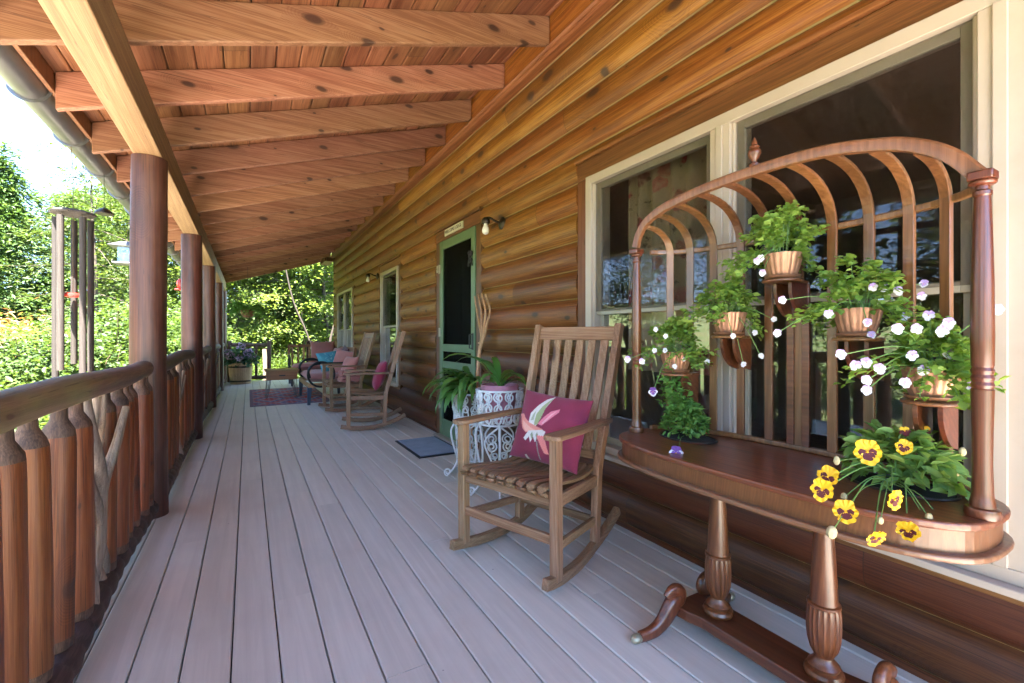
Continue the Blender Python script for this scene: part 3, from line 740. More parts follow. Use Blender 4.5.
def drift_branch(seed, y, z0, z1, r, sway, fork=False):
    rnd = random.Random(seed); mb = MB(); pts = []; rs = []
    n = 16; a = rnd.uniform(0,6.28); b = rnd.uniform(0,6.28)
    for i in range(n):
        t = i/(n-1)
        pts.append((.018*math.sin(5*t+b), y + sway[0]*(1-t)+sway[1]*t + .030*math.sin(7*t+a)+.012*math.sin(17*t+b), z0+(z1-z0)*t))
        rs.append(r*(1-.35*t)*(1+.16*math.sin(13*t+a)))
    mb.tube(pts, rs, 10)
    if fork:
        k = 7; p = Vector(pts[k]); sgn = 1 if sway[1] < sway[0] else -1
        q = [p + Vector((.01*i, sgn*(.022*i), .055*i+.012*math.sin(i*1.3))) for i in range(7)]
        mb.tube(q, [r*.6*(1-.08*i) for i in range(7)], 8)
    return mb
def railing(ya, yb, label, seed):
    yc = (ya+yb)/2; Ln = yb-ya
    t = thing('porch_railing', label, 'railing', (-.525, yc, 0), 0, 'log railing bays between the porch posts')
    h = Ln/2-.085
    log_tube((.0,-h,.912),(.0,h,.912), .052, seed=seed, seg=18).build('top_rail', M['rail'], t, sharp=60)
    log_tube((.012,-h,.070),(.012,h,.070), .052, seed=seed+1, seg=170, knob=.05, scallop=.16).build('bottom_rail', M['botrail'], t, sharp=60)
    ys = []
    yy = -.19
    while yy > -h+.06: ys.append(yy); yy -= .168
    yy = .20
    while yy < h-.05: ys.append(yy); yy += .168
    rnd = random.Random(seed)
    for y in ys: picket(t, rnd.uniform(-.008,.008), y+rnd.uniform(-.008,.008), rnd.randrange(6), rnd.uniform(0,6.28))
    for k, (s0, s1, r, z0, z1, fk) in enumerate([(.03,-.02,.040,.09,.885,True), (-.12,.10,.028,.10,.86,False), (.13,-.09,.026,.09,.80,True), (.09,.12,.019,.10,.87,False)]):
        drift_branch(seed*3+k, 0, z0, z1, r, (s0,s1), fk).build('driftwood_branch', M['drift'], t, sharp=60)
    return t
railing(-1.22, 1.12, 'nearest log railing bay, its thick pickets at the left picture edge', 1)
railing(1.12, 3.54, 'near log railing bay with twisted driftwood, left of the first full porch post', 2)
railing(3.54, 5.97, 'log railing bay between the first and second full porch posts, moss tinted top rail', 3)
railing(5.97, 8.46, 'log railing bay beyond the second porch post, beside the two far rocking chairs', 4)
railing(8.46, 10.98, 'log railing bay across the deck from the patterned rug and box table', 5)
railing(10.98, 12.86, 'shortest log railing bay, last one before the barrel planter corner', 6)
def end_rail(xa, xb, label):
    t = thing('end_railing', label, 'railing', ((xa+xb)/2, 12.93, 0), 0, 'low timber railings across the far deck end')
    w = (xb-xa)/2
    for sx in (-1, 1):
        mb = MB(); mb.box((sx*w-.045,-.045,.0),(sx*w+.045,.045,1.0 if abs(sx*w+(xa+xb)/2) < 1.8 else .98)); mb.build('post', M['post'], t, bevel=.012)
    log_tube((-w+.04,0,.90),(w-.04,0,.90),.05,seed=9).build('top_rail', M['rail'], t)
    log_tube((-w+.04,0,.10),(w-.04,0,.10),.045,seed=10).build('bottom_rail', M['botrail'], t)
    k = 1 if w < .3 else 2
    for i in range(k):
        x = -w+(i+1)*2*w/(k+1); mb = MB(); mb.box((x-.03,-.03,.13),(x+.03,.03,.87)); mb.build('baluster', M['post'], t, bevel=.01)
end_rail(-.38, .463, 'low timber railing at the far deck end, behind the barrel planter')
end_rail(1.362, 1.83, 'short timber railing at the far deck end, behind the salmon back cushion')
# ------------------------------------------------------------------ antique fern stand under the big window
def px3(u, v, d):
    X = d*(u-247.7)/526.2; return Vector((X, (d-.5023*X)/.8647, 1.1+(336.7-v)*d/455))
def catmull(P, per=6, closed=False):
    P = [Vector(p) for p in P]; out = []; n = len(P)
    for i in range(n if closed else n-1):
        p1, p2 = P[i], P[(i+1) % n]
        p0 = P[i-1] if (closed or i > 0) else p1*2-p2
        p3 = P[(i+2) % n] if (closed or i < n-2) else p2*2-p1
        for k in range(per):
            t = k/per
            out.append(.5*((2*p1)+(p2-p0)*t+(2*p0-5*p1+4*p2-p3)*t*t+(3*p1-p0-3*p2+p3)*t**3))
    if not closed: out.append(P[-1])
    return out
TC = (1.545, .932); TO = (1.545, .932, 0)
tb = thing('plant_stand_table', 'long mahogany plant stand on urn pedestals with arched slatted back, under the big window', 'plant stand', TO)
def plan(hx, hy, e=3.0, n=72, z=0):
    out = []
    for i in range(n):
        a = 2*PI*i/n; c, s = math.cos(a), math.sin(a)
        out.append((TC[0]+hx*math.copysign(abs(c)**(2/e), c), TC[1]+hy*math.copysign(abs(s)**(2/e), s)))
    return out
flat = lambda u, v, a: (u, v, a)
def slab(name, hx, hy, z0, z1, mat, bev):
    mb = MB(); mb.prism(plan(hx, hy), z0, z1, flat); return mb.build(name, mat, tb, bevel=bev, seg=3, origin=TO)
slab('tabletop', .256, .586, .655, .675, M['mahog'], .006)
slab('apron', .244, .574, .600, .655, M['apron'], .0)
slab('apron_edging', .262, .592, .583, .600, M['edge'], .006)
for sy, lab in ((1.285, None), (.565, None)):
    mb = MB(); pts = [(1.60+.088*math.cos(2*PI*i/32), sy+.125*math.sin(2*PI*i/32), .677) for i in range(32)]
    mb.tube(pts, .0045, 6, closed=True); mb.build('well_rim', M['bronze'], tb, origin=TO)
    mb = MB(); rng = random.Random(3); rings = [(.2,.008),(.6,.004),(1,.0)]
    vs = [(1.60, sy, .684)]
    for f, dz in rings:
        vs += [(1.60+.086*f*math.cos(2*PI*i/24), sy+.122*f*math.sin(2*PI*i/24), .677+dz*rng.uniform(.4,1.3)) for i in range(24)]
    fs = [(0,1+i,1+(i+1)%24) for i in range(24)]
    for k in range(2): fs += [(1+k*24+i, 1+(k+1)*24+i, 1+(k+1)*24+(i+1)%24, 1+k*24+(i+1)%24) for i in range(24)]
    mb.add(vs, fs, 0, True); mb.build('soil', M['soil'], tb, origin=TO)
# pedestals
PX = 1.472
for y in (1.05, .70):
    prof = [(.030,.098),(.056,.102),(.060,.112),(.056,.122),(.046,.127),(.048,.135),(.040,.143),(.031,.152),(.029,.160),(.034,.168),(.042,.182),(.049,.205),(.052,.235),(.0525,.265),(.051,.290),(.0485,.306),(.0505,.309),(.0505,.316),(.043,.319),(.0415,.335),(.038,.40),(.0335,.47),(.029,.53),(.0285,.548),(.033,.553),(.034,.565),(.030,.572),(.034,.584)]
    fl = lambda i, th: (1 - .055*abs(math.cos(10*th))**.6) if 10 <= i <= 15 else 1
    prof = [(a*.86, b) for a, b in prof]
    mb = MB(); mb.lathe(prof, 80, (0,0,0), flute=fl)
    o = mb.build('pedestal', M['mahogz'], tb, sharp=30); o.location = (PX-TO[0], y-TO[1], 0)
mb = MB(); pl = [(1.38,1.18),(1.565,1.18),(1.565,1.12),(1.545,1.06),(1.54,.70),(1.56,.62),(1.565,.57),(1.38,.57),(1.38,.62),(1.40,.70),(1.40,1.06),(1.385,1.12)]
mb.prism(pl[::-1], .058, .098, flat); mb.build('base_plank', M['mahog'], tb, bevel=.005, origin=TO)
# scrolled feet with worn brass toes
def foot(x0, y0, sx, dy):
    P = [(.045,.135),(.022,.150),(.000,.152),(-.018,.140),(-.020,.122),(-.006,.112),(.012,.105),(.030,.085),(.055,.055),(.085,.033),(.120,.022),(.165,.020)]
    W = [.55,.8,.95,1.0,1.1,1.25,1.35,1.3,1.15,1.0,.85,.75]
    n = len(P); pts = [(x0+sx*(p[0]), y0+dy*max(0,p[0]), p[1]) for p in P]
    pts2 = catmull(pts, 4); sc = np.interp(np.linspace(0, n-1, len(pts2)), range(n), W)
    k = 10; prof = [(.026*math.copysign(abs(math.cos(2*PI*q/k))**.7, math.cos(2*PI*q/k)), .017*math.copysign(abs(math.sin(2*PI*q/k))**.7, math.sin(2*PI*q/k))) for q in range(k)]
    mb = MB(); mb.sweep(pts2, prof, (0,1,0) if abs(dy) < .5 else (1,0,0), 0, False, sc, True)
    # sweep with 'up' = y: profile a is in the vertical plane, b is along y
    f = mb.build('foot', M['mahogz'], tb, origin=TO, sharp=60)
    mb = MB(); mb.ball((x0+sx*.178, y0+dy*.178, .017), .017, 12, 8, sc=(1.55,1.05,1.0)); mb.build('toe_cap', M['brass'], f, origin=TO)
foot(1.385, 1.165, -1, .12); foot(1.56, 1.165, 1, .1); foot(1.385, .585, -1, -.12); foot(1.56, .585, 1, -.1)
# end posts
def backx(y):
    u = min(1, abs(y-TC[1])/.555); return 1.50 + .282*max(0, 1-u**2.6)**(1/2.6)
for y in (1.476, .371):
    prof = [(.036,.675),(.039,.684),(.036,.697),(.027,.700),(.026,.712),(.0235,.72),(.0225,.735),(.0205,.80),(.0215,.88),(.0235,.96),(.024,.975),(.0215,.978),(.0245,.986),(.0215,.994),(.0245,1.003),(.0215,1.011),(.0245,1.02),(.0215,1.028),(.0235,1.033),(.0245,1.10),(.0235,1.22),(.020,1.36),(.0165,1.43),(.020,1.434),(.020,1.442),(.015,1.446),(.014,1.468)]
    prof = [(a*.86, b) for a, b in prof]
    mb = MB(); mb.lathe(prof, 24, (1.50, y, 0)); mb.build('end_post', M['mahogz'], tb, sharp=30, origin=TO)
    mb = MB(); mb.lathe([(.020,1.455),(.025,1.460),(.026,1.467),(.0005,1.469)], 20, (1.50, y, 0)); mb.box((1.477, y-.023, 1.468), (1.523, y+.023, 1.490))
    mb.build('post_cap', M['mahogz'], tb, bevel=.004, origin=TO)
HOOP = [(1.478,1.498),(1.462,1.545),(1.425,1.592),(1.365,1.623),(1.28,1.644),(1.123,1.662),(.93,1.668),(.72,1.658),(.565,1.624),(.485,1.590),(.425,1.545),(.376,1.482)]
hp = catmull([(1.50, y, z) for y, z in HOOP], 6)
prof = [(-.017,-.012),(-.006,-.014),(.012,-.014),(.018,-.006),(.018,.004),(.011,.008),(.006,.014),(-.008,.015),(-.014,.009),(-.019,.004)]
mb = MB(); mb.sweep(hp, prof, (1,0,0), 0, False, None, True); mb.build('arched_hoop', M['walnut'], tb, origin=TO, sharp=25)
ry = [1.478-.001, 1.465, 1.44, 1.40, 1.33, 1.24, 1.12, .98, .86, .74, .63, .53, .46, .42, .388, .372]
for nm, z, w, h in (('back_rail', 1.484, .020, .022), ('bottom_rail', .686, .024, .020)):
    mb = MB(); mb.ribbon([(backx(y), y, z) for y in ry], w, h); mb.build(nm, M['walnut'], tb, bevel=.005, origin=TO, seg=3)
def hoopz(y):
    ys = [p.y for p in hp][::-1]; zs = [p.z for p in hp][::-1]
    return float(np.interp(y, ys, zs))
SLATS = [1.452, 1.405, 1.300, 1.175, 1.045, .927, .808, .69, .58, .475, .415][:11]
SLATS = [1.425, 1.355, 1.262, 1.15, 1.037, .925, .813, .70, .588, .492]
for y in SLATS:
    xr = backx(y)-.012; dx = (backx(y+.01)-backx(y-.01))/.02
    side = Vector((dx, 1, 0)).normalized(); up = Vector((1,-dx,0)).normalized()
    pts = [Vector((xr, y, .697)), Vector((xr, y, 1.1)), Vector((xr, y, 1.40)), Vector((xr, y, 1.47))]
    zh = hoopz(y)-.012
    for i in range(1, 11):
        a = PI/2*i/10; pts.append(Vector((1.505+(xr-1.505)*math.cos(a)**.85, y, 1.47+(zh-1.47)*math.sin(a)**.9)))
    mb = MB(); vs = []; n = len(pts)
    for i, p in enumerate(pts):
        t = (pts[min(i+1,n-1)]-pts[max(i-1,0)]).normalized(); nn = t.cross(side).normalized()
        for a, b in ((-.0155,-.006),(.0155,-.006),(.0155,.006),(-.0155,.006)): vs.append(p+side*a+nn*b)
    fs = [(i*4+q, i*4+(q+1)%4, i*4+4+(q+1)%4, i*4+4+q) for i in range(n-1) for q in range(4)]+[(3,2,1,0),(n*4-4,n*4-3,n*4-2,n*4-1)]
    mb.add(vs, fs); mb.build('slat', M['walnut'], tb, bevel=.002, origin=TO)
mb = MB(); mb.lathe([(.010,1.676),(.017,1.682),(.017,1.690),(.008,1.696),(.008,1.702),(.016,1.712),(.021,1.726),(.020,1.736),(.012,1.744),(.017,1.749),(.010,1.755),(.009,1.765),(.004,1.776),(.0005,1.783)], 18, (1.50,.93,0)); mb.build('finial', M['mahogz'], tb, sharp=40, origin=TO)

# plant shelves with curved brackets
POTS = [(1.66, .925, 1.305), (1.66, 1.135, 1.105), (1.60, 1.345, .945), (1.655, .690, 1.098), (1.615, .50, .927)]
for (x, y, z) in POTS:
    xr = backx(y)-.02
    mb = MB(); mb.lathe([(.0005,-.012),(.060,-.012),(.066,-.009),(.066,-.003),(.062,0),(.0005,0)], 28, (x, y, z)); mb.box((x, y-.036, z-.0115), (xr+.006, y+.036, z-.0015))
    s = mb.build('shelf', M['walnut'], tb, bevel=.002, origin=TO)
    for dy in (-.027, .027):
        dd = min(.10, xr-x+.03)
        poly = [(xr+.004, z-.012), (xr+.004, z-.14), (xr-.014, z-.135)] + [(xr-.014-dd*.9*math.sin(a)**1.3, z-.135+.105*(1-math.cos(a))+.0*a) for a in [PI/2*i/8 for i in range(1,9)]] + [(xr-.014-dd*.9, z-.012)]
        mb = MB(); mb.prism(poly, y+dy-.006, y+dy+.006, lambda u,v,a: (u,a,v)); mb.build('bracket', M['mahog'], s, bevel=.001, origin=TO)
    mb = MB(); mb.box((xr-.004, y-.040, .697), (xr+.008, y-.014, z-.0125)); mb.box((xr-.004, y+.014, .697), (xr+.008, y+.040, z-.0125))
    if z > 1.2: mb.build('shelf_board', M['mahog'], tb, bevel=.002, origin=TO)

# ------------------------------------------------------------------ flowers
FLOW = {}
def flower_mesh(key, mats, seed, blotch=.55, sidefold=0.0):
    """five rounded petals in the XY plane facing +Z, unit radius"""
    rnd = random.Random(seed); mb = MB()
    pet = [(62, .50, .46, .42, 0, -.03), (118, .50, .46, .42, 0, -.05), (188, .46, .40, .40, 1, .0), (352, .46, .40, .40, 1, .01), (270, .50, .52, .44, 1, .03)]
    for ang, off, a, b, mi, zo in pet:
        ang = R(ang+rnd.uniform(-11,11)); a *= rnd.uniform(.85,1.12); b *= rnd.uniform(.85,1.1); ca, sa = math.cos(ang), math.sin(ang); n = 18
        def ring(f, cx, ex):
            out = []
            for q in range(n):
                th = 2*PI*q/n; w = 1+.07*math.sin(5*th+ang*3+seed)+.03*math.sin(9*th+seed)
                x = cx+b*f*w*math.cos(th); y = a*f*w*math.sin(th)
                r = math.hypot(x, y); z = zo+.16*r*r*(1 if mi == 0 else .6)+.075*math.sin(6*th+ang+seed)*f*ex - (sidefold*abs(x*ca-y*sa)**1.5)
                out.append((x*ca-y*sa, x*sa+y*ca, z))
            return out
        r2 = ring(1.0, off, 1); r1 = ring(.66, off*.66, .4); c = [(off*.45*ca, off*.45*sa, zo+.02)]
        vs = c+r1+r2
        fs = [(0,1+q,1+(q+1)%n) for q in range(n)]
        fo = [(1+q, 1+n+q, 1+n+(q+1)%n, 1+(q+1)%n) for q in range(n)]
        b0 = len(mb.v); mb.v += vs
        for f in fs: mb.f.append(tuple(b0+i for i in f)); mb.m.append(2 if (mi == 1 and blotch > 0) or blotch > .9 else mi); mb.sm.append(True)
        for f in fo: mb.f.append(tuple(b0+i for i in f)); mb.m.append(mi); mb.sm.append(True)
    mb.ball((0,-.02,.04), .085, 8, 6, 3)
    me = mb.build('flower', mats, None, fixn=False); d = me.data; bpy.data.objects.remove(me); return d
FLOW['lilac'] = [flower_mesh('l', [M['pet_lilac'], M['pet_white'], M['pet_lilac'], M['pet_eye']], s) for s in (1,2,3)]
FLOW['white'] = [flower_mesh('w', [M['pet_white'], M['pet_white'], M['pet_white'], M['pet_eye']], s) for s in (4,5,34)]
FLOW['pale'] = [flower_mesh('p', [M['pet_lilac'], M['pet_white'], M['pet_white'], M['pet_eye']], s) for s in (14,15,24,25)]
FLOW['dark'] = [flower_mesh('d', [M['pet_purple'], M['pet_white'], M['pet_purple'], M['pet_eye']], s) for s in (6,)]
FLOW['yellow'] = [flower_mesh('y', [M['pet_yellow'], M['pet_yellow'], M['pet_maroon'], M['pet_eye']], s) for s in (7,8,17,18,19)]
FLOW['ysmall'] = [flower_mesh('z', [M['pet_yellow'], M['pet_maroon'], M['pet_maroon'], M['pet_eye']], s) for s in (9,)]
def flower(kind, pos, nrm, rad, parent, origin, roll=0.0):
    o = bpy.data.objects.new('flower', random.choice(FLOW[kind])); COL.objects.link(o); o.parent = parent
    nrm = Vector(nrm).normalized(); upv = Vector((0,0,1)); y = (upv-nrm*upv.dot(nrm)).normalized(); x = y.cross(nrm)
    m = Matrix((x, y, nrm)).transposed().to_4x4() @ Matrix.Rotation(roll, 4, 'Z')
    o.matrix_local = Matrix.Translation(Vector(pos)-Vector(origin)) @ m @ Matrix.Diagonal((rad, rad, rad, 1))
    return o
def stem_to(mb, a, b, r=.0015, sag=.02):
    a = Vector(a); b = Vector(b); mid = (a+b)/2 + Vector((random.uniform(-.01,.01), random.uniform(-.01,.01), sag))
    mb.tube(catmull([a, mid, b], 5), r, 5)

# pots
def fluted_pot(r, h, parent, origin, base):
    n = 96; prof = [(.0005,0),(r*.66,0),(r*.70,h*.05),(r*.82,h*.3),(r*.93,h*.6),(r*.98,h*.85),(r*1.02,h*.93),(r*1.04,h),(r*.98,h*1.0),(r*.95,h*.9),(r*.0005,h*.88)]
    fl = lambda i, th: 1+.055*(abs(math.sin(9*th))-.6) if 2 <= i <= 6 else 1
    mats = [0]*8+[0,1]
    mb = MB(); mb.lathe(prof, n, base, flute=fl, mats=mats)
    return mb.build('pot', [M['copper'], M['soil']], parent, origin=origin, sharp=40)
def viola_pot(i, label, nl, spread, height, trail, seed, flw):
    x, y, z = POTS[i]; o3 = (x, y, z)
    t = thing('flower_pot', label, 'potted flowers', o3, 0, 'fluted copper pots of violas on the plant stand')
    mb = MB(); mb.lathe([(.0005,.0005),(.046,.0005),(.055,.006),(.058,.013),(.054,.013),(.048,.006),(.0005,.005)], 28, o3); mb.build('saucer', M['terracotta'], t, origin=o3)
    fluted_pot(.062, .085, t, o3, (x, y, z+.005))
    rng = np.random.default_rng(seed); top = z+.085
    # sprigs: stems rising from the soil, leaves along them
    P = []; D = []; sm = MB(); S = 40
    for s in range(S):
        a = rng.uniform(0, 2*PI); rr = rng.uniform(.1,1)**.6
        ex = spread*rr; hz = height*(1.12-.75*rr*rr)*rng.uniform(.75,1.15)
        if s < trail+4: ex = spread*rng.uniform(1.05,1.45); hz = -rng.uniform(-.01,.08)
        dirx, diry = math.cos(a), math.sin(a)
        if i == 4 and diry < 0: ex *= .68
        if dirx > 0: ex *= .62           # the wall side stays shorter
        p0 = Vector((x+.035*rr*dirx, y+.035*rr*diry, top-.01)); p2 = Vector((x+ex*dirx, y+ex*diry, top+hz)); p1 = (p0+p2)/2+Vector((0,0,.35*abs(hz)+.02))
        pts = catmull([p0,p1,p2], 5); sm.tube(pts, .0011, 4)
        for k in range(nl//S):
            u = rng.uniform(.15,1)**.7*(len(pts)-1); q = pts[min(int(u), len(pts)-2)].lerp(pts[min(int(u)+1, len(pts)-1)], u-int(u))
            P.append((q.x+rng.normal()*.011, q.y+rng.normal()*.011, q.z+rng.normal()*.009)); D.append((dirx, diry, .2))
    P = np.array(P); D = np.array(D)
    V, F = leaves(P, .0205, .82, .5, D, .1, .3, rng, .3)
    np_mesh('foliage', V-np.array(o3), F, M['viola'], t)
    cz = Vector((x, y, top))
    cam = Vector((0,0,1.1))
    for (u, v, kind, rad) in flw:
        dpot = .5023*x+.8647*y; d = dpot-random.uniform(.06,.12)
        if abs(u-(247.7+526.2*x/dpot)) > 55: d = dpot-random.uniform(.02,.06)
        p = px3(u, v, d)
        n = (cam-p).normalized()+Vector((random.uniform(-.35,.25), random.uniform(-.35,.25), random.uniform(-.25,.3)))
        flower(kind, p, n, rad*1.02, t, o3, random.uniform(-.4,.4))
        stem_to(sm, (x+random.uniform(-.03,.01), y+random.uniform(-.03,.03), top+random.uniform(0,.05)), p-n.normalized()*.004)
    sm.build('stems', M['stem'], t, origin=o3)
    return t
def zz(L_, o, s): return [(o[0]+a/s, o[1]+b/s) for a, b in L_]
A = (740,190); B = (620,240)
viola_pot(0, 'topmost copper pot of green violas, on the middle shelf of the slatted back', 1794, .135, .150, 6, 21,
   [(u,v,'white',.014) for u,v in zz([(62,203)], A, 2.969)] + [(u,v,'pale',.013) for u,v in zz([(325,50),(338,78)], B, 2.371)])
viola_pot(1, 'leafy copper pot with few white blooms, left of and below the topmost pot', 1279, .125, .120, 10, 22,
   [(u,v,'white',.012) for u,v in zz([(365,188),(268,228),(320,220),(335,275),(293,295)], B, 2.371)])
viola_pot(2, 'lowest left copper pot dotted with small white violas, above the fine leaved herb', 1279, .140, .115, 8, 23,
   [(u,v,'white',.012) for u,v in zz([(85,212),(108,228),(82,262),(107,262),(152,282),(207,288),(130,300)], B, 2.371)] + [(u,v,'pale',.015) for u,v in zz([(18,283),(52,288)], B, 2.371)] + [(u,v,'dark',.021) for u,v in zz([(78,360)], B, 2.371)])
viola_pot(3, 'copper pot with lilac edged violas trailing left, second highest on the right side', 1404, .145, .125, 12, 24,
   [(u,v,'pale',.0145) for u,v in zz([(395,288),(428,290),(470,300),(540,315),(263,368),(490,375)], A, 2.969)] + [(u,v,'lilac',.0135) for u,v in zz([(545,278),(378,393),(390,430),(110,425),(125,327)], A, 2.969)])
viola_pot(4, 'lowest right copper pot massed with pale lilac violas, beside the turned end post', 1638, .150, .110, 12, 25,
   [(u,v,'pale',.0150) for u,v in zz([(468,412),(525,412),(600,420),(620,395),(375,512),(512,492),(620,485),(545,535),(718,548),(765,355),(343,520),(415,530),(560,372)], A, 2.969)] + [(u,v,'lilac',.0150) for u,v in zz([(300,488),(490,572),(375,595),(375,565),(690,583),(612,405)], A, 2.969)])

# the planted wells
def well_plant(name, label, c, leafm, nl, sx, sy, h, size, wid, seed, extra=None):
    t = thing(name, label, 'plant', c)
    rng = np.random.default_rng(seed); n = nl
    a = rng.uniform(0, 2*PI, n); rr = np.sqrt(rng.uniform(0,1,n)); hh = rng.uniform(.05,1,n)**.8
    P = np.stack([sx*rr*np.cos(a)*(1-.35*hh), sy*rr*np.sin(a)*(1-.35*hh), .01+h*hh*(1-.45*rr**2)], axis=1)
    D = np.stack([np.cos(a)*rr, np.sin(a)*rr, .2+0*a], axis=1)
    V, F = leaves(P, size, wid, .35, D, -.1, .3, rng)
    if extra: V2, F2 = extra(rng); F = np.concatenate([F, F2+len(V)]); V = np.concatenate([V, V2])
    np_mesh('foliage', V, F, leafm, t)
    return t, rng
t, rng = well_plant('pansy_plant', 'yellow pansies with maroon faces spilling over the right end of the plant stand', (1.60,.565,.677), M['pansyleaf'], 420, .115, .150, .165, .046, .46, 31)
o3 = Vector((1.60,.565,.677)); sm = MB(); camv = Vector((0,0,1.1))
for (a, b, kind, rad, dd, tilt) in [(230,245,'yellow',.040,1.17,(0,0,.1)),(355,228,'yellow',.026,1.22,(.1,0,.2)),(358,175,'ysmall',.017,1.25,(-.3,0,.5)),(425,172,'ysmall',.019,1.27,(.2,-.2,.2)),(95,330,'yellow',.033,1.13,(-.5,.2,.5)),(75,375,'yellow',.034,1.12,(-.5,.1,-.2)),(155,450,'yellow',.036,1.10,(0,0,.25)),(322,408,'yellow',.032,1.07,(.7,-.5,-.4)),(258,540,'yellow',.030,1.05,(.5,-.3,-.7)),(368,518,'yellow',.032,1.05,(-.1,-.1,1.3))]:
    p = px3(800+a/3.415, 380+b/3.415, dd); n = (camv-p).normalized()+Vector(tilt)
    flower(kind, p, n, rad*.90, t, o3, random.uniform(-.35,.35))
    stem_to(sm, (1.60+random.uniform(-.06,.03), .565+random.uniform(-.05,.05), .69), p-n.normalized()*.006, .0017, .05)
for (a, b) in [(555,245),(150,400),(530,320),(125,275)]:
    p = px3(800+a/3.415, 380+b/3.415, 1.2); stem_to(sm, (1.60, .565, .70), p, .0014, .03)
    mb = MB(); mb.ball(p, .008, 8, 6, sc=(1,1,1.5)); mb.build('bud', M['wither'], t, origin=o3)
for (a, b, r_) in [(275,480,.008),(440,470,.010),(108,520,.014),(455,520,.010),(530,555,.008)]:
    p = px3(800+a/3.415, 380+b/3.415, 1.07); stem_to(sm, (1.52, .565, .70), p, .0013, .04)
    mb = MB(); mb.ball(p, r_, 8, 6, sc=(1,.8,1.1)); mb.build('withered_bloom', M['wither'], t, origin=o3)
sm.build('stems', M['stem'], t, origin=o3)
def shoot(rng):
    n = 300; hh = rng.uniform(0,1,n); P = np.stack([rng.normal(size=n)*.020-.02, .045+rng.normal(size=n)*.026, .13+.15*hh], axis=1)
    return leaves(P, .021, .6, .3, None, 0, .3, rng)
t, rng = well_plant('herb_plant', 'bushy fine leaved green plant in the left end of the plant stand', (1.60,1.300,.677), M['parsley'], 1150, .085, .115, .165, .020, .6, 32, shoot)
o3 = Vector((1.60,1.300,.677)); sm = MB()
p = px3(676, 453, 1.66); flower('dark', p, (camv-p).normalized(), .029, t, o3); stem_to(sm, (1.56,1.27,.69), p+Vector((.01,0,0)), .0014, .02)
sm.tube(catmull([(1.585,1.335,.68),(1.58,1.35,.80),(1.575,1.345,.93)],5), .002, 5)
sm.build('stems', M['stem'], t, origin=o3)
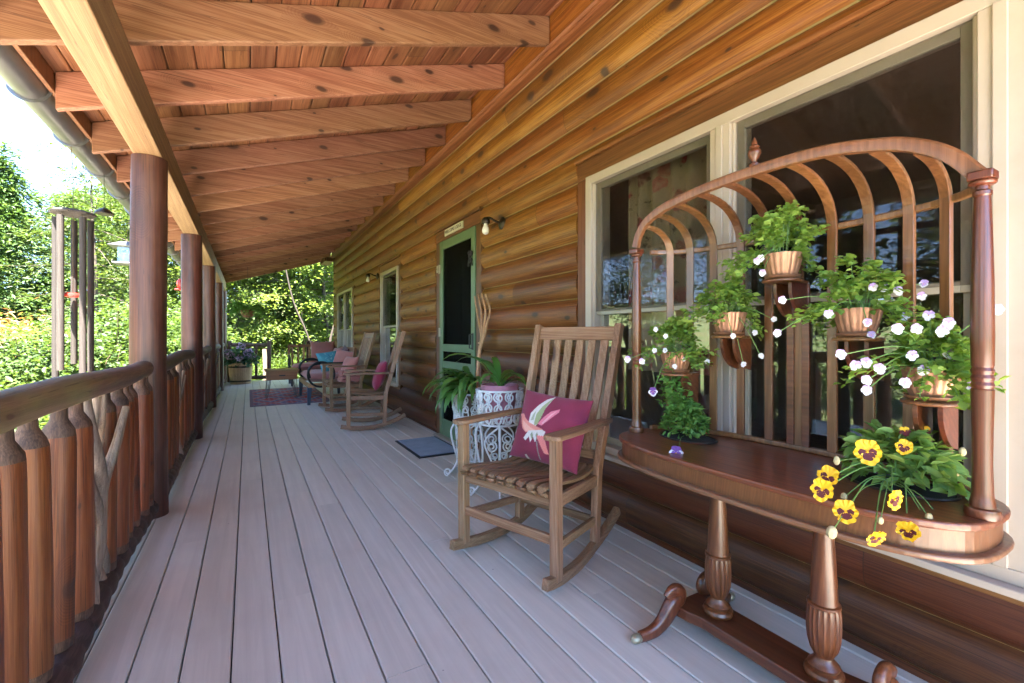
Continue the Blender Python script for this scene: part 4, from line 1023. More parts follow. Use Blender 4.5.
# ------------------------------------------------------------------ rocking chairs
def make_chair(label, loc, rz):
    t = thing('rocking_chair', label, 'rocking chair', loc, rz, 'slatted wooden rocking chairs on the deck')
    def rp(x, z):  # rear post centre line at height z
        if z < .43: return (x*(.245+.005*z/.43), .20+.02*z/.43, z)
        return (x*(.25+.018*(z-.43)/.735), .22+.21*(z-.43)/.735, z)
    for s in (-1, 1):
        mb = MB(); mb.bar((s*.285,-.20,.045),(s*.285,-.205,.655),.042,.046,(0,1,0)); mb.build('leg', M['chair'], t, bevel=.004)
        mb = MB(); mb.sweep([rp(s,.06), rp(s,.25), rp(s,.42), rp(s,.5), rp(s,.8), rp(s,1.168)], [(-.019,-.023),(.019,-.023),(.019,.023),(-.019,.023)], (0,1,0)); mb.build('back_post', M['chair'], t, bevel=.004)
        pts = []
        for i in range(15):
            y = -.285+.735*i/14; z = .026 + max(0,(y-.0))**2/(2*.80)+max(0,-y)**2/(2*1.2)
            pts.append((s*(.285-.04*max(0,(y+.2))/.4 if y < .2 else .245), y, z))
        mb = MB(); mb.sweep(pts, [(-.018,-.024),(.018,-.024),(.018,.024),(-.018,.024)], (0,0,1)); mb.build('rocker', M['chairy'], t, bevel=.006)
        mb = MB(); P = [(.330,-.232),(.322,-.248),(.30,-.255),(.265,-.255),(.248,-.246),(.242,-.228),(.246,-.10),(.252,.10),(.240,.22),(.246,.315),(.290,.315),(.312,.15),(.326,-.05)]
        P = [(s*a, b) for a, b in P]
        if s > 0: P = P[::-1]
        mb.prism(P, .656, .678, lambda u,v,a: (u,v,a)); mb.build('armrest', M['chairy'], t, bevel=.005)
        for z0, z1, h in ((.385,.375,.055),(.19,.175,.038)):
            a = rp(s, z1); mb = MB(); mb.bar((s*.285,-.18,z0),(a[0],a[1]-.018,z1),.022,h); mb.build('side_stretcher', M['chairy'], t, bevel=.003)
    for y, z, w, h in ((-.202,.392,.264,.062),(-.202,.215,.264,.042)):
        mb = MB(); mb.bar((-w,y,z),(w,y,z),.022,h); mb.build('front_stretcher', M['chairx'], t, bevel=.003)
    for z, h in ((.385,.05),(.17,.036)):
        a = rp(1,z); mb = MB(); mb.bar((-a[0]+.018,a[1],z),(a[0]-.018,a[1],z),.022,h); mb.build('rear_stretcher', M['chairx'], t, bevel=.003)
    ns = 9
    for k in range(ns):
        x = -.228+.456*k/(ns-1); f = x/.25
        pts = catmull([(x*1.06,-.232,.408),(x*1.05,-.246,.428),(x*1.04,-.225,.445),(x*1.02,-.12,.437-.008*(1-f*f)),(x,.04,.418-.012*(1-f*f)),(x*.97,.15,.422-.01*(1-f*f)),(x*.95,.225,.436)], 3)
        mb = MB(); mb.ribbon(pts, .041, .014); mb.build('seat_slat', M['seat'], t, bevel=.003)
    a, b = rp(1, 1.075), rp(1, 1.150)
    dd = (Vector(b)-Vector(a)).normalized()
    mb = MB(); mb.sweep([rp(0,1.080), rp(0,1.155)], [(-.25,-.010),(.25,-.010),(.25,.010),(-.25,.010)], (0,1,0)); mb.build('crest_rail', M['chairx'], t, bevel=.004)
    mb = MB(); mb.sweep([rp(0,.47), rp(0,.515)], [(-.233,-.010),(.233,-.010),(.233,.010),(-.233,.010)], (0,1,0)); mb.build('lower_back_rail', M['chairx'], t, bevel=.003)
    for k in range(6):
        x = -.182+.364*k/5; p0 = rp(0,.512); p1 = rp(0,1.083)
        mb = MB(); mb.sweep([(x*.95,p0[1],p0[2]), (x,(p0[1]+p1[1])/2+.014,(p0[2]+p1[2])/2), (x*1.06,p1[1],p1[2])], [(-.0225,-.006),(.0225,-.006),(.0225,.006),(-.0225,.006)], (0,1,0)); mb.build('back_slat', M['chair'], t, bevel=.002)
    return t
c1 = make_chair('nearest rocking chair, pale slatted wood with the bird cushion', (1.246,1.943,0), R(-70))
c2 = copy_tree(c1); c2.location = (1.262,5.76,0); c2.rotation_euler.z = R(-101); c2['label'] = 'rocking chair holding only a plain crimson cushion, middle of the three rockers'
c3 = copy_tree(c1); c3.location = (1.235,7.27,0); c3.rotation_euler.z = R(-88); c3['label'] = 'farthest rocking chair, holding a coral cushion and folded coral throw beside the loveseat'

# ------------------------------------------------------------------ cushions
def inpoly(P, poly):
    x, y = P[:,0], P[:,1]; c = np.zeros(len(P), bool); n = len(poly); j = n-1
    for i in range(n):
        xi, yi = poly[i]; xj, yj = poly[j]
        cond = ((yi > y) != (yj > y)) & (x < (xj-xi)*(y-yi)/(yj-yi+1e-12)+xi)
        c ^= cond; j = i
    return c
def cushion(name, label, loc, rz, tilt, w, h, th, mat, n=26, roll=0.0, pattern=None, group=None, sag=.0, seed=0):
    """stands in the local XZ plane facing -Y"""
    rnd = np.random.default_rng(seed)
    g = np.linspace(-1,1,n); X, Z = np.meshgrid(g, g, indexing='ij')
    prof = (np.clip(1-np.abs(X)**2.6,0,1)*np.clip(1-np.abs(Z)**2.6,0,1))**.55
    wr = .05*np.sin(5*X+3*Z+seed)*np.sin(4*Z-2*X+seed*2)
    T = th/2*prof*(1+wr)
    pin = 1-.055*(1-Z**2); pin2 = 1-.055*(1-X**2)
    xx = X*w/2*pin; zz_ = Z*h/2*pin2 - sag*(1-X**2)*(Z > 0)*Z
    front = np.stack([xx, -T, zz_], -1).reshape(-1,3); back = np.stack([xx, T, zz_], -1).reshape(-1,3)
    V = np.concatenate([front, back]); F = []
    idx = lambda i, j: i*n+j
    for i in range(n-1):
        for j in range(n-1):
            F.append((idx(i,j), idx(i+1,j), idx(i+1,j+1), idx(i,j+1)))
            F.append(tuple(n*n+q for q in (idx(i,j), idx(i,j+1), idx(i+1,j+1), idx(i+1,j))))
    o = np_mesh(name, V, np.array(F), mat, None, smooth=True)
    me = o.data
    if pattern is not None:
        UV = np.stack([X.ravel(), Z.ravel()], -1); colr = pattern(UV)
        colr = np.concatenate([colr, np.tile(colr[0], (n*n,1))]); a = me.color_attributes.new('pattern', 'FLOAT_COLOR', 'POINT')
        a.data.foreach_set('color', np.concatenate([colr, np.ones((len(colr),1))], 1).astype(np.float32).ravel())
    import bmesh
    bm = bmesh.new(); bm.from_mesh(me); bmesh.ops.remove_doubles(bm, verts=bm.verts, dist=1e-5); bm.to_mesh(me); bm.free()
    o.location = loc; o.rotation_mode = 'XYZ'
    o.matrix_world = Matrix.Translation(loc) @ Matrix.Rotation(rz, 4, 'Z') @ Matrix.Rotation(tilt, 4, 'X') @ Matrix.Rotation(roll, 4, 'Y')
    return tag(o, label, 'cushion', group)
def bird(UV):
    c = np.tile((.255,.034,.07), (len(UV),1)); c *= (1+.06*np.sin(UV[:,:1]*9+UV[:,1:]*5))
    def q(pts):
        out = []
        for px, py in pts:
            dx, dy = px-225, py-130; a = (415*dx+100*dy)/188100; b = (440*dy-55*dx)/188100
            out.append((2*a-1, 1-2*b))
        return out
    def paint_(pts, col): c[inpoly(UV, q(pts))] = col
    paint_([(352,350),(400,300),(440,268),(495,252),(490,272),(455,300),(420,330),(380,360)], (.80,.22,.28))
    paint_([(380,345),(440,285),(480,262),(430,310),(392,350)], (.88,.40,.42))
    paint_([(285,345),(300,285),(345,235),(400,190),(447,168),(425,210),(385,270),(365,330),(330,375)], (.72,.66,.60))
    paint_([(325,360),(340,290),(375,240),(445,172),(400,245),(375,310),(350,355)], (.36,.40,.20))
    paint_([(300,330),(318,290),(335,270),(322,330)], (.40,.42,.30))
    paint_([(188,288),(215,290),(240,290),(258,318),(290,345),(340,365),(385,380),(400,400),(350,400),(300,405),(262,405),(235,380),(222,345),(214,310)], (.86,.30,.24))
    paint_([(235,330),(262,350),(300,375),(345,392),(300,402),(262,398),(240,370)], (.92,.46,.36))
    paint_([(250,440),(285,395),(385,385),(410,395),(385,440),(365,460),(350,425),(335,465),(320,430),(300,465),(290,430),(265,455)], (.74,.68,.64))
    paint_([(300,420),(312,400),(320,420),(312,450)], (.30,.32,.20)); paint_([(338,420),(350,400),(358,420),(350,450)], (.30,.32,.20))
    for k in range(4): paint_([(345+14*k,425),(357+14*k,418),(395+8*k,500+6*k),(405+6*k,525),(390+7*k,520)], (.84,.26,.24))
    paint_([(342,455),(350,455),(358,560),(350,560)], (.28,.25,.22))
    paint_([(248,538),(262,535),(275,560),(300,575),(318,570),(320,590),(295,590),(262,570)], (.60,.50,.40))
    return c
def on_chair(ch, x, y, z): 
    a = ch.rotation_euler.z; return (ch.location.x+math.cos(a)*x-math.sin(a)*y, ch.location.y+math.sin(a)*x+math.cos(a)*y, z)
cushion('throw_pillow', 'crimson square cushion printed with a hummingbird on the nearest rocking chair', on_chair(c1,.03,.115,.618), R(-70+3), R(-20), .42, .37, .13, M['pattern'], n=150, roll=R(4), pattern=bird, seed=1)
cushion('throw_pillow', 'plain crimson cushion leaning in the middle rocking chair', on_chair(c2,-.0,.165,.625), R(-101), R(-20), .38, .38, .14, M['crimson'], seed=2)
cushion('throw_pillow', 'coral cushion leaning in the farthest rocking chair', on_chair(c3,-.07,.12,.62), R(-70), R(-18), .36, .36, .14, M['coral'], seed=3)
# folded throw
mb = MB()
def blanket(loc, rz, w, d, h, layers):
    mb = MB(); n = 10
    for k in range(layers):
        pts = [(w/2*math.cos(a), 0, h/layers*(k+.5)+.006*math.sin(5*a+k)) for a in [0]]
        prof = []
        hh = h/layers
        vs = []
        for i in range(n+1):
            x = -w/2+w*i/n
            for j in range(n+1):
                y = -d/2+d*j/n
                vs.append((x*(1-.04*k)+.01*math.sin(j+k), y*(1-.05*k)+.012*math.sin(i*1.3+k), hh*(k+.1)+.010*math.sin(i*1.1+k*2)*math.sin(j*.9+k)))
        m = (n+1)**2; vs += [(x, y, z+hh*.86) for x, y, z in vs]
        fs = []
        for i in range(n):
            for j in range(n):
                a = i*(n+1)+j; fs += [(a,a+1,a+n+2,a+n+1), (m+a,m+a+n+1,m+a+n+2,m+a+1)]
        for i in range(n):
            for (a,b) in ((i,i+1),(n*(n+1)+i,n*(n+1)+i+1),(i*(n+1),(i+1)*(n+1)),(i*(n+1)+n,(i+1)*(n+1)+n)): fs.append((a,b,m+b,m+a))
        mb.add(vs, fs, 0, True)
    o = mb.build('folded_throw', M['coral']); o.location = loc; o.rotation_euler.z = rz
    return tag(o, 'folded coral throw lying on the seat of the farthest rocking chair', 'throw')
blanket(on_chair(c3,.10,.08,.43), R(-88), .26, .28, .16, 4)

# ------------------------------------------------------------------ door mat and rug
mb = MB(); mb.box((1.333,3.958,.0012),(1.778,4.742,.010)); mat = mb.build('doormat', M['matedge'], None, bevel=.003); tag(mat, 'blue grey doormat with black rubber edge in front of the green door', 'doormat')
mb = MB(); mb.box((1.358,3.983,.010),(1.753,4.717,.016)); mb.build('pile', M['matblue'], mat, bevel=.003)
def rug_mat():
    m, nt, bs = new_mat('kilim rug')
    tc = N(nt, 'ShaderNodeTexCoord'); s = N(nt, 'ShaderNodeSeparateXYZ'); L(nt, tc.outputs['Object'], s.inputs[0])
    X = s.outputs[0]; Y = s.outputs[1]
    tri = lambda v, p: math_(nt, 'ABSOLUTE', math_(nt, 'SUBTRACT', math_(nt, 'FRACT', math_(nt, 'DIVIDE', v, p)), .5))
    dm = math_(nt, 'ADD', tri(X, .61), tri(Y, 1.05))
    st = math_(nt, 'FRACT', math_(nt, 'MULTIPLY', dm, 3.0))
    c = ramp(nt, dm, [(.0, (.45,.09,.075)), (.24, (.38,.32,.30)), (.32, (.13,.14,.20)), (.42, (.42,.13,.11)), (.6, (.33,.24,.24)), (.72, (.16,.15,.21)), (.82, (.40,.10,.09))], 'CONSTANT')
    zig = math_(nt, 'GREATER_THAN', math_(nt, 'ADD', tri(Y, .10), tri(X, .08)), .68); c = mixc(nt, math_(nt, 'MULTIPLY', zig, .5), c, (.42,.36,.34))
    ed = math_(nt, 'GREATER_THAN', math_(nt, 'ABSOLUTE', X), .56); ed2 = math_(nt, 'GREATER_THAN', math_(nt, 'ABSOLUTE', Y), 1.25)
    c = mixc(nt, math_(nt, 'MAXIMUM', ed, ed2), c, (.24,.16,.18))
    nz = N(nt, 'ShaderNodeTexNoise'); setin(nz, {'Scale': 60., 'Detail': 3.}); L(nt, tc.outputs['Object'], nz.inputs['Vector'])
    c = mixc(nt, 1., c, ramp(nt, nz.outputs['Fac'], [(.3,(.7,.7,.7)),(.7,(1.1,1.1,1.1))]), 'MULTIPLY')
    L(nt, c, bs.inputs['Base Color']); setin(bs, {'Roughness': .95, 'Specular IOR Level': .1}); return m
mb = MB(); mb.box((-.61,-1.3,.0012),(.61,1.3,.010)); o = mb.build('rug', rug_mat(), None, bevel=.003); o.location = (.64,9.5,0); tag(o, 'red and grey diamond patterned rug under the box table', 'rug')

# ------------------------------------------------------------------ white iron plant stands and their plants
def ring_pts(c, r, n=14, ax='z', M4=None):
    out = []
    for i in range(n):
        a = 2*PI*i/n
        p = Vector((r*math.cos(a), r*math.sin(a), 0)) if ax == 'z' else Vector((0, r*math.cos(a), r*math.sin(a)))
        if M4 is not None: p = M4 @ p
        out.append(p+Vector(c))
    return out
def spiral(mb, c, out_dir, r0, r1, turns, rad, flip=1, start=0.0):
    """scroll standing in the vertical plane spanned by out_dir and z"""
    o = Vector(out_dir); pts = []
    n = int(16*turns)
    for i in range(n+1):
        t = i/n; r = r0+(r1-r0)*t; a = start+flip*2*PI*turns*t
        pts.append(Vector(c)+o*(r*math.cos(a))+Vector((0,0,r*math.sin(a))))
    mb.tube(pts, rad, 5)
def iron_stand(label, loc, rz, r, zt):
    t = thing('iron_plant_stand', label, 'plant stand', loc, rz, 'white scrollwork plant stands by the wall')
    rng = random.Random(int(zt*100)); tr = .0075
    zb_ = zt-.23
    mb = MB()
    for z, rr in ((zt, r*1.08), (zb_, r*.92)): mb.tube(ring_pts((0,0,z), rr, 40), tr, 6, closed=True)
    nb = 13
    for k in range(nb):
        a = 2*PI*k/nb; tang = (-math.sin(a), math.cos(a), 0)
        for lev, f in ((.17,1),(.5,-1),(.83,1)):
            z = zb_+(zt-zb_)*lev; rr = r*(.92+.16*lev)
            spiral(mb, (rr*math.cos(a), rr*math.sin(a), z), tang, .036, .010, 1.6, tr*.8, f, rng.uniform(0,6.28))
        for sgn in (-1,1):
            P = [(r*.92*math.cos(a), r*.92*math.sin(a), zb_), (r*.97*math.cos(a+sgn*.16), r*.97*math.sin(a+sgn*.16), zb_+.08), (r*1.03*math.cos(a-sgn*.05), r*1.03*math.sin(a-sgn*.05), zb_+.16), (r*1.08*math.cos(a+sgn*.1), r*1.08*math.sin(a+sgn*.1), zt)]
            mb.tube(catmull(P,4), tr*.8, 5)
    mb.build('basket', M['white'], t, sharp=60)
    for k in range(4):
        a = PI/4+PI/2*k; o = Vector((math.cos(a), math.sin(a), 0)); mb = MB()
        P = [o*(r*.92)+Vector((0,0,zb_)), o*(r*1.12)+Vector((0,0,zb_*.83)), o*(r*.98)+Vector((0,0,zb_*.55)), o*(r*.80)+Vector((0,0,zb_*.30)), o*(r*1.0)+Vector((0,0,.06)), o*(r*1.3)+Vector((0,0,.012))]
        mb.tube(catmull(P,6), tr*1.15, 6)
        spiral(mb, o*(r*1.28)+Vector((0,0,.036)), o, .030, .010, 1.3, tr, 1, -PI/2)
        tg = Vector((-math.sin(a), math.cos(a), 0))
        for sgn in (-1,1):
            Q = [o*(r*.92)+Vector((0,0,zb_)), o*(r*.8)+tg*sgn*.10+Vector((0,0,zb_*.8)), o*(r*.78)+tg*sgn*.06+Vector((0,0,zb_*.55)), o*(r*.8)+tg*sgn*.005+Vector((0,0,zb_*.32))]
            mb.tube(catmull(Q,5), tr*.85, 5)
            spiral(mb, o*(r*.78)+tg*sgn*.055+Vector((0,0,zb_*.72)), tg, .038, .010, 1.5, tr*.8, sgn, 1.5)
            spiral(mb, o*(r*.80)+tg*sgn*.035+Vector((0,0,zb_*.48)), tg, .028, .008, 1.5, tr*.8, -sgn, .5)
        mb.build('leg', M['white'], t, sharp=60)
    mb = MB(); mb.tube(ring_pts((0,0,zb_*.32), r*.8, 30), tr*.9, 6, closed=True); mb.build('brace_ring', M['white'], t)
    return t
iron_stand('white iron scrollwork plant stand by the green door, holding the drooping lily', (1.555,3.30,0), .5, .155, .655)
iron_stand('white iron scrollwork plant stand behind the nearest rocking chair, holding the pink pot', (1.51,2.77,0), .3, .150, .735)
def strap_leaf(mb, base, az, length, width, rise, droop, mi=0, twist=0.0):
    """arching blade: leaves upward at 'rise' rad then bends down"""
    n = 9; p = Vector(base); pts = []; ang = rise; step = length/n; hd = Vector((math.cos(az), math.sin(az), 0))
    for i in range(n+1):
        pts.append(p.copy()); p = p + (hd*math.cos(ang)+Vector((0,0,math.sin(ang))))*step; ang -= droop/n*(.5+1.2*i/n)
    side = Vector((-math.sin(az), math.cos(az), 0)); vs = []
    for i, q in enumerate(pts):
        u = i/n; w = width*.5*(math.sin(PI*min(1, .06+u*.97))**.8)*(1 if u < .97 else .1)+.0015
        if u < .25: w = .004+(w-.004)*(u/.25)**1.5
        t = (pts[min(i+1,n)]-pts[max(i-1,0)]).normalized(); nn = side.cross(t)
        s2 = (side*math.cos(twist*u)+nn*math.sin(twist*u))
        vs += [q+s2*w+nn*(w*.25), q, q-s2*w+nn*(w*.25)]
    fs = []
    for i in range(n): b = i*3; fs += [(b,b+1,b+4,b+3),(b+1,b+2,b+5,b+4)]
    mb.add(vs, fs, mi, True)
def lily(name, label, loc, potmat, rpot, hpot, blades, seed, azr=None):
    t = thing(name, label, 'potted plant', loc); rng = random.Random(seed)
    mb = MB(); mb.lathe([(.0005,0),(rpot*.72,0),(rpot*.8,hpot*.3),(rpot*.95,hpot*.85),(rpot*1.04,hpot*.87),(rpot*1.05,hpot),(rpot*.95,hpot),(rpot*.93,hpot*.9),(.0005,hpot*.88)], 32, mats=[0]*7+[1]); mb.build('pot', [potmat, M['soil']], t, sharp=40)
    mb = MB()
    for i in range(blades):
        az = rng.uniform(0,2*PI) if azr is None else rng.uniform(*azr) if rng.random() < .75 else rng.uniform(0, 2*PI)
        if math.cos(az) > .3: ln_f = .6
        else: ln_f = 1
        strap_leaf(mb, (rng.uniform(-.03,.03), rng.uniform(-.03,.03), hpot*.9), az, rng.uniform(.30,.52)*ln_f, rng.uniform(.038,.066), rng.uniform(.6,1.4), rng.uniform(1.6,3.3), 0, rng.uniform(-.5,.5))
    mb.build('foliage', M['lily'], t, fixn=False)
    return t
lily('potted_lily', 'drooping green lily bursting over the white stand beside the green door', (1.555,3.30,.435), M['brownjar'], .095, .20, 64, 5, (PI*.6, PI*1.35))
lily('potted_lily', 'upright green lily in a pink glazed pot on the nearer white stand', (1.51,2.77,.515), M['pinkpot'], .125, .255, 13, 8)
t = mb = MB(); mb.lathe([(.0005,0),(.10,0),(.135,.05),(.160,.15),(.165,.24),(.150,.33),(.125,.38),(.132,.40),(.132,.42),(.115,.42),(.11,.38),(.0005,.37)], 36)
o = mb.build('clay_jar', M['brownjar'], None, sharp=45); o.location = (1.66,3.03,.001); tag(o, 'round brown clay jar on the deck between the two white plant stands', 'jar')

# ------------------------------------------------------------------ wooden fork leaning on the wall
fk = thing('hay_fork', 'old bentwood hay fork with four curved tines leaning right of the green door', 'hay fork', (1.62,3.52,0))
fo = Vector((1.62,3.52,0))
mb = MB(); mb.tube([(1.62,3.52,.006),(1.70,3.57,.5),(1.775,3.62,1.02)], [.016,.016,.014], 10); mb.build('handle', M['forkwood'], fk, origin=fo)
for k in range(4):
    s = (k-1.5)
    P = [(1.775,3.62+s*.006,.99),(1.783,3.615-.02+s*.03-.01*k,1.10),(1.785,3.58+s*.05,1.21),(1.79,3.585+s*.085,1.33),(1.795,3.66+s*.075,1.47+.012*(1.5-abs(s)))]
    mb = MB(); pts = catmull(P,6); mb.tube(pts, [.0125-.006*i/len(pts) for i in range(len(pts))], 8); mb.build('tine', M['forkwood'], fk, origin=fo)
mb = MB(); mb.tube([(1.776,3.575,1.045),(1.777,3.60,1.045),(1.777,3.655,1.045)], .007, 8); mb.build('cross_brace', M['forkwood'], fk, origin=fo)

# ------------------------------------------------------------------ wall lamps, sign, ornament, bell
def lamp(label, y, z):
    o = (1.85, y, z); t = thing('wall_lamp', label, 'wall lamp', o, 0, 'bronze wall lamps with bare bulbs')
    mb = MB(); Mx = Matrix.Rotation(-PI/2, 4, 'Y')
    mb.lathe([(.0005,-.012),(.052,-.012),(.055,-.004),(.048,.006),(.03,.014),(.012,.02),(.0005,.022)], 24, (0,0,0), 0, Mx); mb.build('backplate', M['bronze'], t)
    mb = MB(); mb.tube(catmull([(-.01,0,.0),(-.06,0,.012),(-.105,0,.030),(-.14,0,.028),(-.15,0,.008)],5), .0095, 8); mb.build('arm', M['bronze'], t)
    mb = MB(); mb.lathe([(.0005,.03),(.02,.028),(.034,.012),(.036,-.012),(.030,-.022),(.030,-.016),(.0005,-.010)], 20, (-.15,0,0)); mb.build('socket', M['bronze'], t)
    mb = MB(); mb.lathe([(.014,-.02),(.016,-.035),(.026,-.055),(.031,-.075),(.028,-.095),(.016,-.108),(.0005,-.112)], 18, (-.15,0,0)); mb.build('bulb', M['bulb'], t)
lamp('bronze wall lamp with bare bulb, right of the green door top', 3.36, 2.055)
lamp('small far bronze wall lamp, between the two narrow cream windows', 7.62, 2.10)
def text_mesh(name, txt, size, mat, parent, loc, rot, ext=.001):
    cu = bpy.data.curves.new(name, 'FONT'); cu.body = txt; cu.size = size; cu.extrude = ext; cu.align_x = 'CENTER'; cu.align_y = 'CENTER'; cu.resolution_u = 3
    tmp = bpy.data.objects.new(name, cu); COL.objects.link(tmp)
    bpy.context.view_layer.update()
    me = bpy.data.meshes.new_from_object(tmp.evaluated_get(bpy.context.evaluated_depsgraph_get())); bpy.data.objects.remove(tmp)
    me.materials.clear(); me.materials.append(mat)
    o = bpy.data.objects.new(name, me); COL.objects.link(o); o.parent = parent; o.location = loc; o.rotation_euler = rot; return o
sg = thing('welcome_sign', 'narrow cream sign board with dark lettering above the green door', 'sign', (1.845,4.385,2.217))
mb = MB(); mb.box((-.006,-.235,-.034),(.010,.235,.034)); mb.build('board', M['signw'], sg, bevel=.003)
text_mesh('lettering', 'WELCOME LODGE', .052, M['ink'], sg, (-.0075,0,0), (PI/2,0,-PI/2))
dn = thing('door_ornament', 'small black iron scroll ornament on the green door frame', 'ornament', (1.848,3.965,1.86)); mb = MB()
for s in (-1,1):
    spiral(mb, (-.008,s*.022,.038), (0,1,0), .026, .008, 1.5, .008, s, 0); spiral(mb, (-.008,s*.020,-.03), (0,1,0), .022, .007, 1.4, .0075, -s, 0)
    mb.tube(catmull([(-.008,0,.0),(-.010,s*.03,-.03),(-.008,s*.042,-.085)],4), .007, 6)
mb.ball((-.012,0,.005), .017, 10, 8); mb.build('ironwork', M['black'], dn, sharp=60)
db = thing('doorbell', 'tiny cream doorbell on the brown casing left of the green door', 'doorbell', (1.858,4.875,1.86)); mb = MB(); mb.box((-.010,-.016,-.04),(.002,.016,.04)); mb.build('plate', M['cream'], db, bevel=.004)
mb = MB(); mb.lathe([(.0005,.0),(.008,.0),(.008,.005),(.0005,.006)], 14, (-.010,0,.0), 0, None); mb.build('button', M['bronze'], db)
# floral curtain
def curtain_mat():
    m, nt, bs = new_mat('floral curtain'); tc = N(nt, 'ShaderNodeTexCoord')
    mp = N(nt, 'ShaderNodeMapping'); mp.inputs['Scale'].default_value = (.0,9.,8.); L(nt, tc.outputs['Object'], mp.inputs[0])
    nz = N(nt, 'ShaderNodeTexNoise'); setin(nz, {'Scale': .6, 'Detail': 3.}); L(nt, mp.outputs[0], nz.inputs['Vector'])
    v = vadd(nt, mp.outputs[0], nz.outputs['Color'])
    vo = N(nt, 'ShaderNodeTexVoronoi'); vo.inputs['Scale'].default_value = 1.; L(nt, v, vo.inputs['Vector'])
    s = N(nt, 'ShaderNodeSeparateColor'); L(nt, vo.outputs['Color'], s.inputs[0])
    n2 = N(nt, 'ShaderNodeTexNoise'); setin(n2, {'Scale': 2.6, 'Detail': 4., 'Roughness': .6}); L(nt, mp.outputs[0], n2.inputs['Vector'])
    bl = ramp(nt, s.outputs[0], [(0,(.48,.065,.07)),(.35,(.52,.17,.13)),(.6,(.25,.085,.06)),(.8,(.20,.13,.05))], 'CONSTANT')
    bl = mixc(nt, ramp(nt, n2.outputs['Fac'], [(.45,(0,0,0)),(.6,(.7,.7,.7))]), bl, (.62,.40,.29))
    dd = math_(nt, 'ADD', vo.outputs['Distance'], math_(nt, 'MULTIPLY', math_(nt, 'SUBTRACT', n2.outputs['Fac'], .5), .55))
    c = mixc(nt, ramp(nt, dd, [(.30,(1,1,1)),(.40,(0,0,0))]), (.50,.38,.25), bl)
    c = mixc(nt, ramp(nt, n2.outputs['Fac'], [(.34,(.8,.8,.8)),(.40,(0,0,0))]), c, (.12,.07,.03))
    L(nt, c, bs.inputs['Base Color']); setin(bs, {'Roughness': .9}); return m
CUR = curtain_mat()
def curtain(label, ya, yb, x=2.03, z0=.9, z1=2.12):
    mb = MB(); n = 90; P = []
    for i in range(n+1):
        t = i/n; P.append((x+.026*math.sin(t*(yb-ya)*52)+.008*math.sin(t*17+1), ya+(yb-ya)*t))
    vs = []
    zs = [z0+(z1-z0)*k/6 for k in range(7)]
    for k, z in enumerate(zs): vs += [(px, py, z) for px, py in P]
    k = n+1
    mb.add(vs, [(r*k+i, r*k+i+1, (r+1)*k+i+1, (r+1)*k+i) for r in range(6) for i in range(n)], 0, True)
    o = mb.build('curtain', CUR, None, origin=(x, (ya+yb)/2, z0)); o.location = (x, (ya+yb)/2, z0)
    s = o.modifiers.new('cloth', 'SOLIDIFY'); s.thickness = .003
    return tag(o, label, 'curtain')
curtain('red floral curtain drawn open behind the left pane of the big window', 1.50, 2.05)
# ------------------------------------------------------------------ far seating
def settee(label, loc, rz, w, group):
    t = thing('garden_settee', label, 'settee', loc, rz, group); h = w/2; d0, d1 = -.37, .37
    for sx in (-1,1):
        for yy, zt in ((d0+.03,.30),(d1-.06,.30)):
            mb = MB(); x = sx*(h-.045)
            mb.sweep([(x,yy-.012*(1 if yy<0 else -1),.001),(x,yy,zt)], [(-.032,-.032),(.032,-.032),(.032,.032),(-.032,.032)], (0,1,0), 0, False, [.7,1.1]); mb.build('leg', M['bluemetal'], t, bevel=.004)
        mb = MB(); mb.tube([(sx*(h-.005), -.17+.20*math.cos(2*PI*i/36), .49+.20*math.sin(2*PI*i/36)) for i in range(36)], .017, 8, closed=True); mb.build('arm_hoop', M['black'], t)
        mb = MB(); mb.tube(catmull([(sx*(h-.005),-.34,.44),(sx*(h-.005),-.36,.56),(sx*(h-.005),-.27,.655),(sx*(h-.005),-.02,.665),(sx*(h-.005),.26,.66),(sx*(h-.01),.33,.64)],5), .018, 8); mb.build('arm', M['black'], t)
        mb = MB(); mb.bar((sx*(h-.03),.285,.30),(sx*(h-.03),.365,.90),.045,.05,(0,1,0)); mb.build('back_post', M['tablebox'], t, bevel=.005)
        mb = MB(); mb.bar((sx*(h-.03),d0,.315),(sx*(h-.03),d1-.04,.315),.04,.07); mb.build('side_rail', M['tabletop'], t, bevel=.004)
    for nm, y, z, hh in (('front_rail',d0+.01,.315,.07),('rear_rail',d1-.06,.315,.07)):
        mb = MB(); mb.bar((-h+.05,y,z),(h-.05,y,z),.03,hh); mb.build(nm, M['tabletop'], t, bevel=.004)
    mb = MB(); mb.bar((-h+.01,.362,.885),(h-.01,.362,.885),.035,.06); mb.build('crest_rail', M['tablebox'], t, bevel=.006)
    ns = int(w/.13)
    for k in range(ns):
        x = -h+.1+(w-.2)*k/(ns-1); mb = MB(); mb.bar((x,.295,.34),(x,.356,.86),.045,.014,(0,1,0)); mb.build('back_slat', M['tabletop'], t, bevel=.002)
    # seat cushion
    n = 14; vs = []; X = np.linspace(-1,1,n); 
    mb = MB()
    for top in (1,-1):
        for i in range(n):
            for j in range(n):
                px, py = X[i], X[j]; e = ((1-abs(px)**8)*(1-abs(py)**8))**.4
                vs.append((px*(h-.05)*(1-.01*(1-e)), -.03+py*.33, .42+top*.07*e+(.008*math.sin(5*px+3*py) if top > 0 else 0)))
    fs = []
    for i in range(n-1):
        for j in range(n-1):
            a = i*n+j; fs += [(a,a+n,a+n+1,a+1)]; b = n*n+a; fs += [(b,b+1,b+n+1,b+n)]
    mb.add(vs, fs, 0, True); mb.build('seat_cushion', M['salmon'], t, sharp=80)
    return t
settee('wooden settee with black hoop arms against the wall, piled with teal and salmon cushions', (1.20,8.62,0), R(-90), 1.42, 'hoop armed settees at the far end')
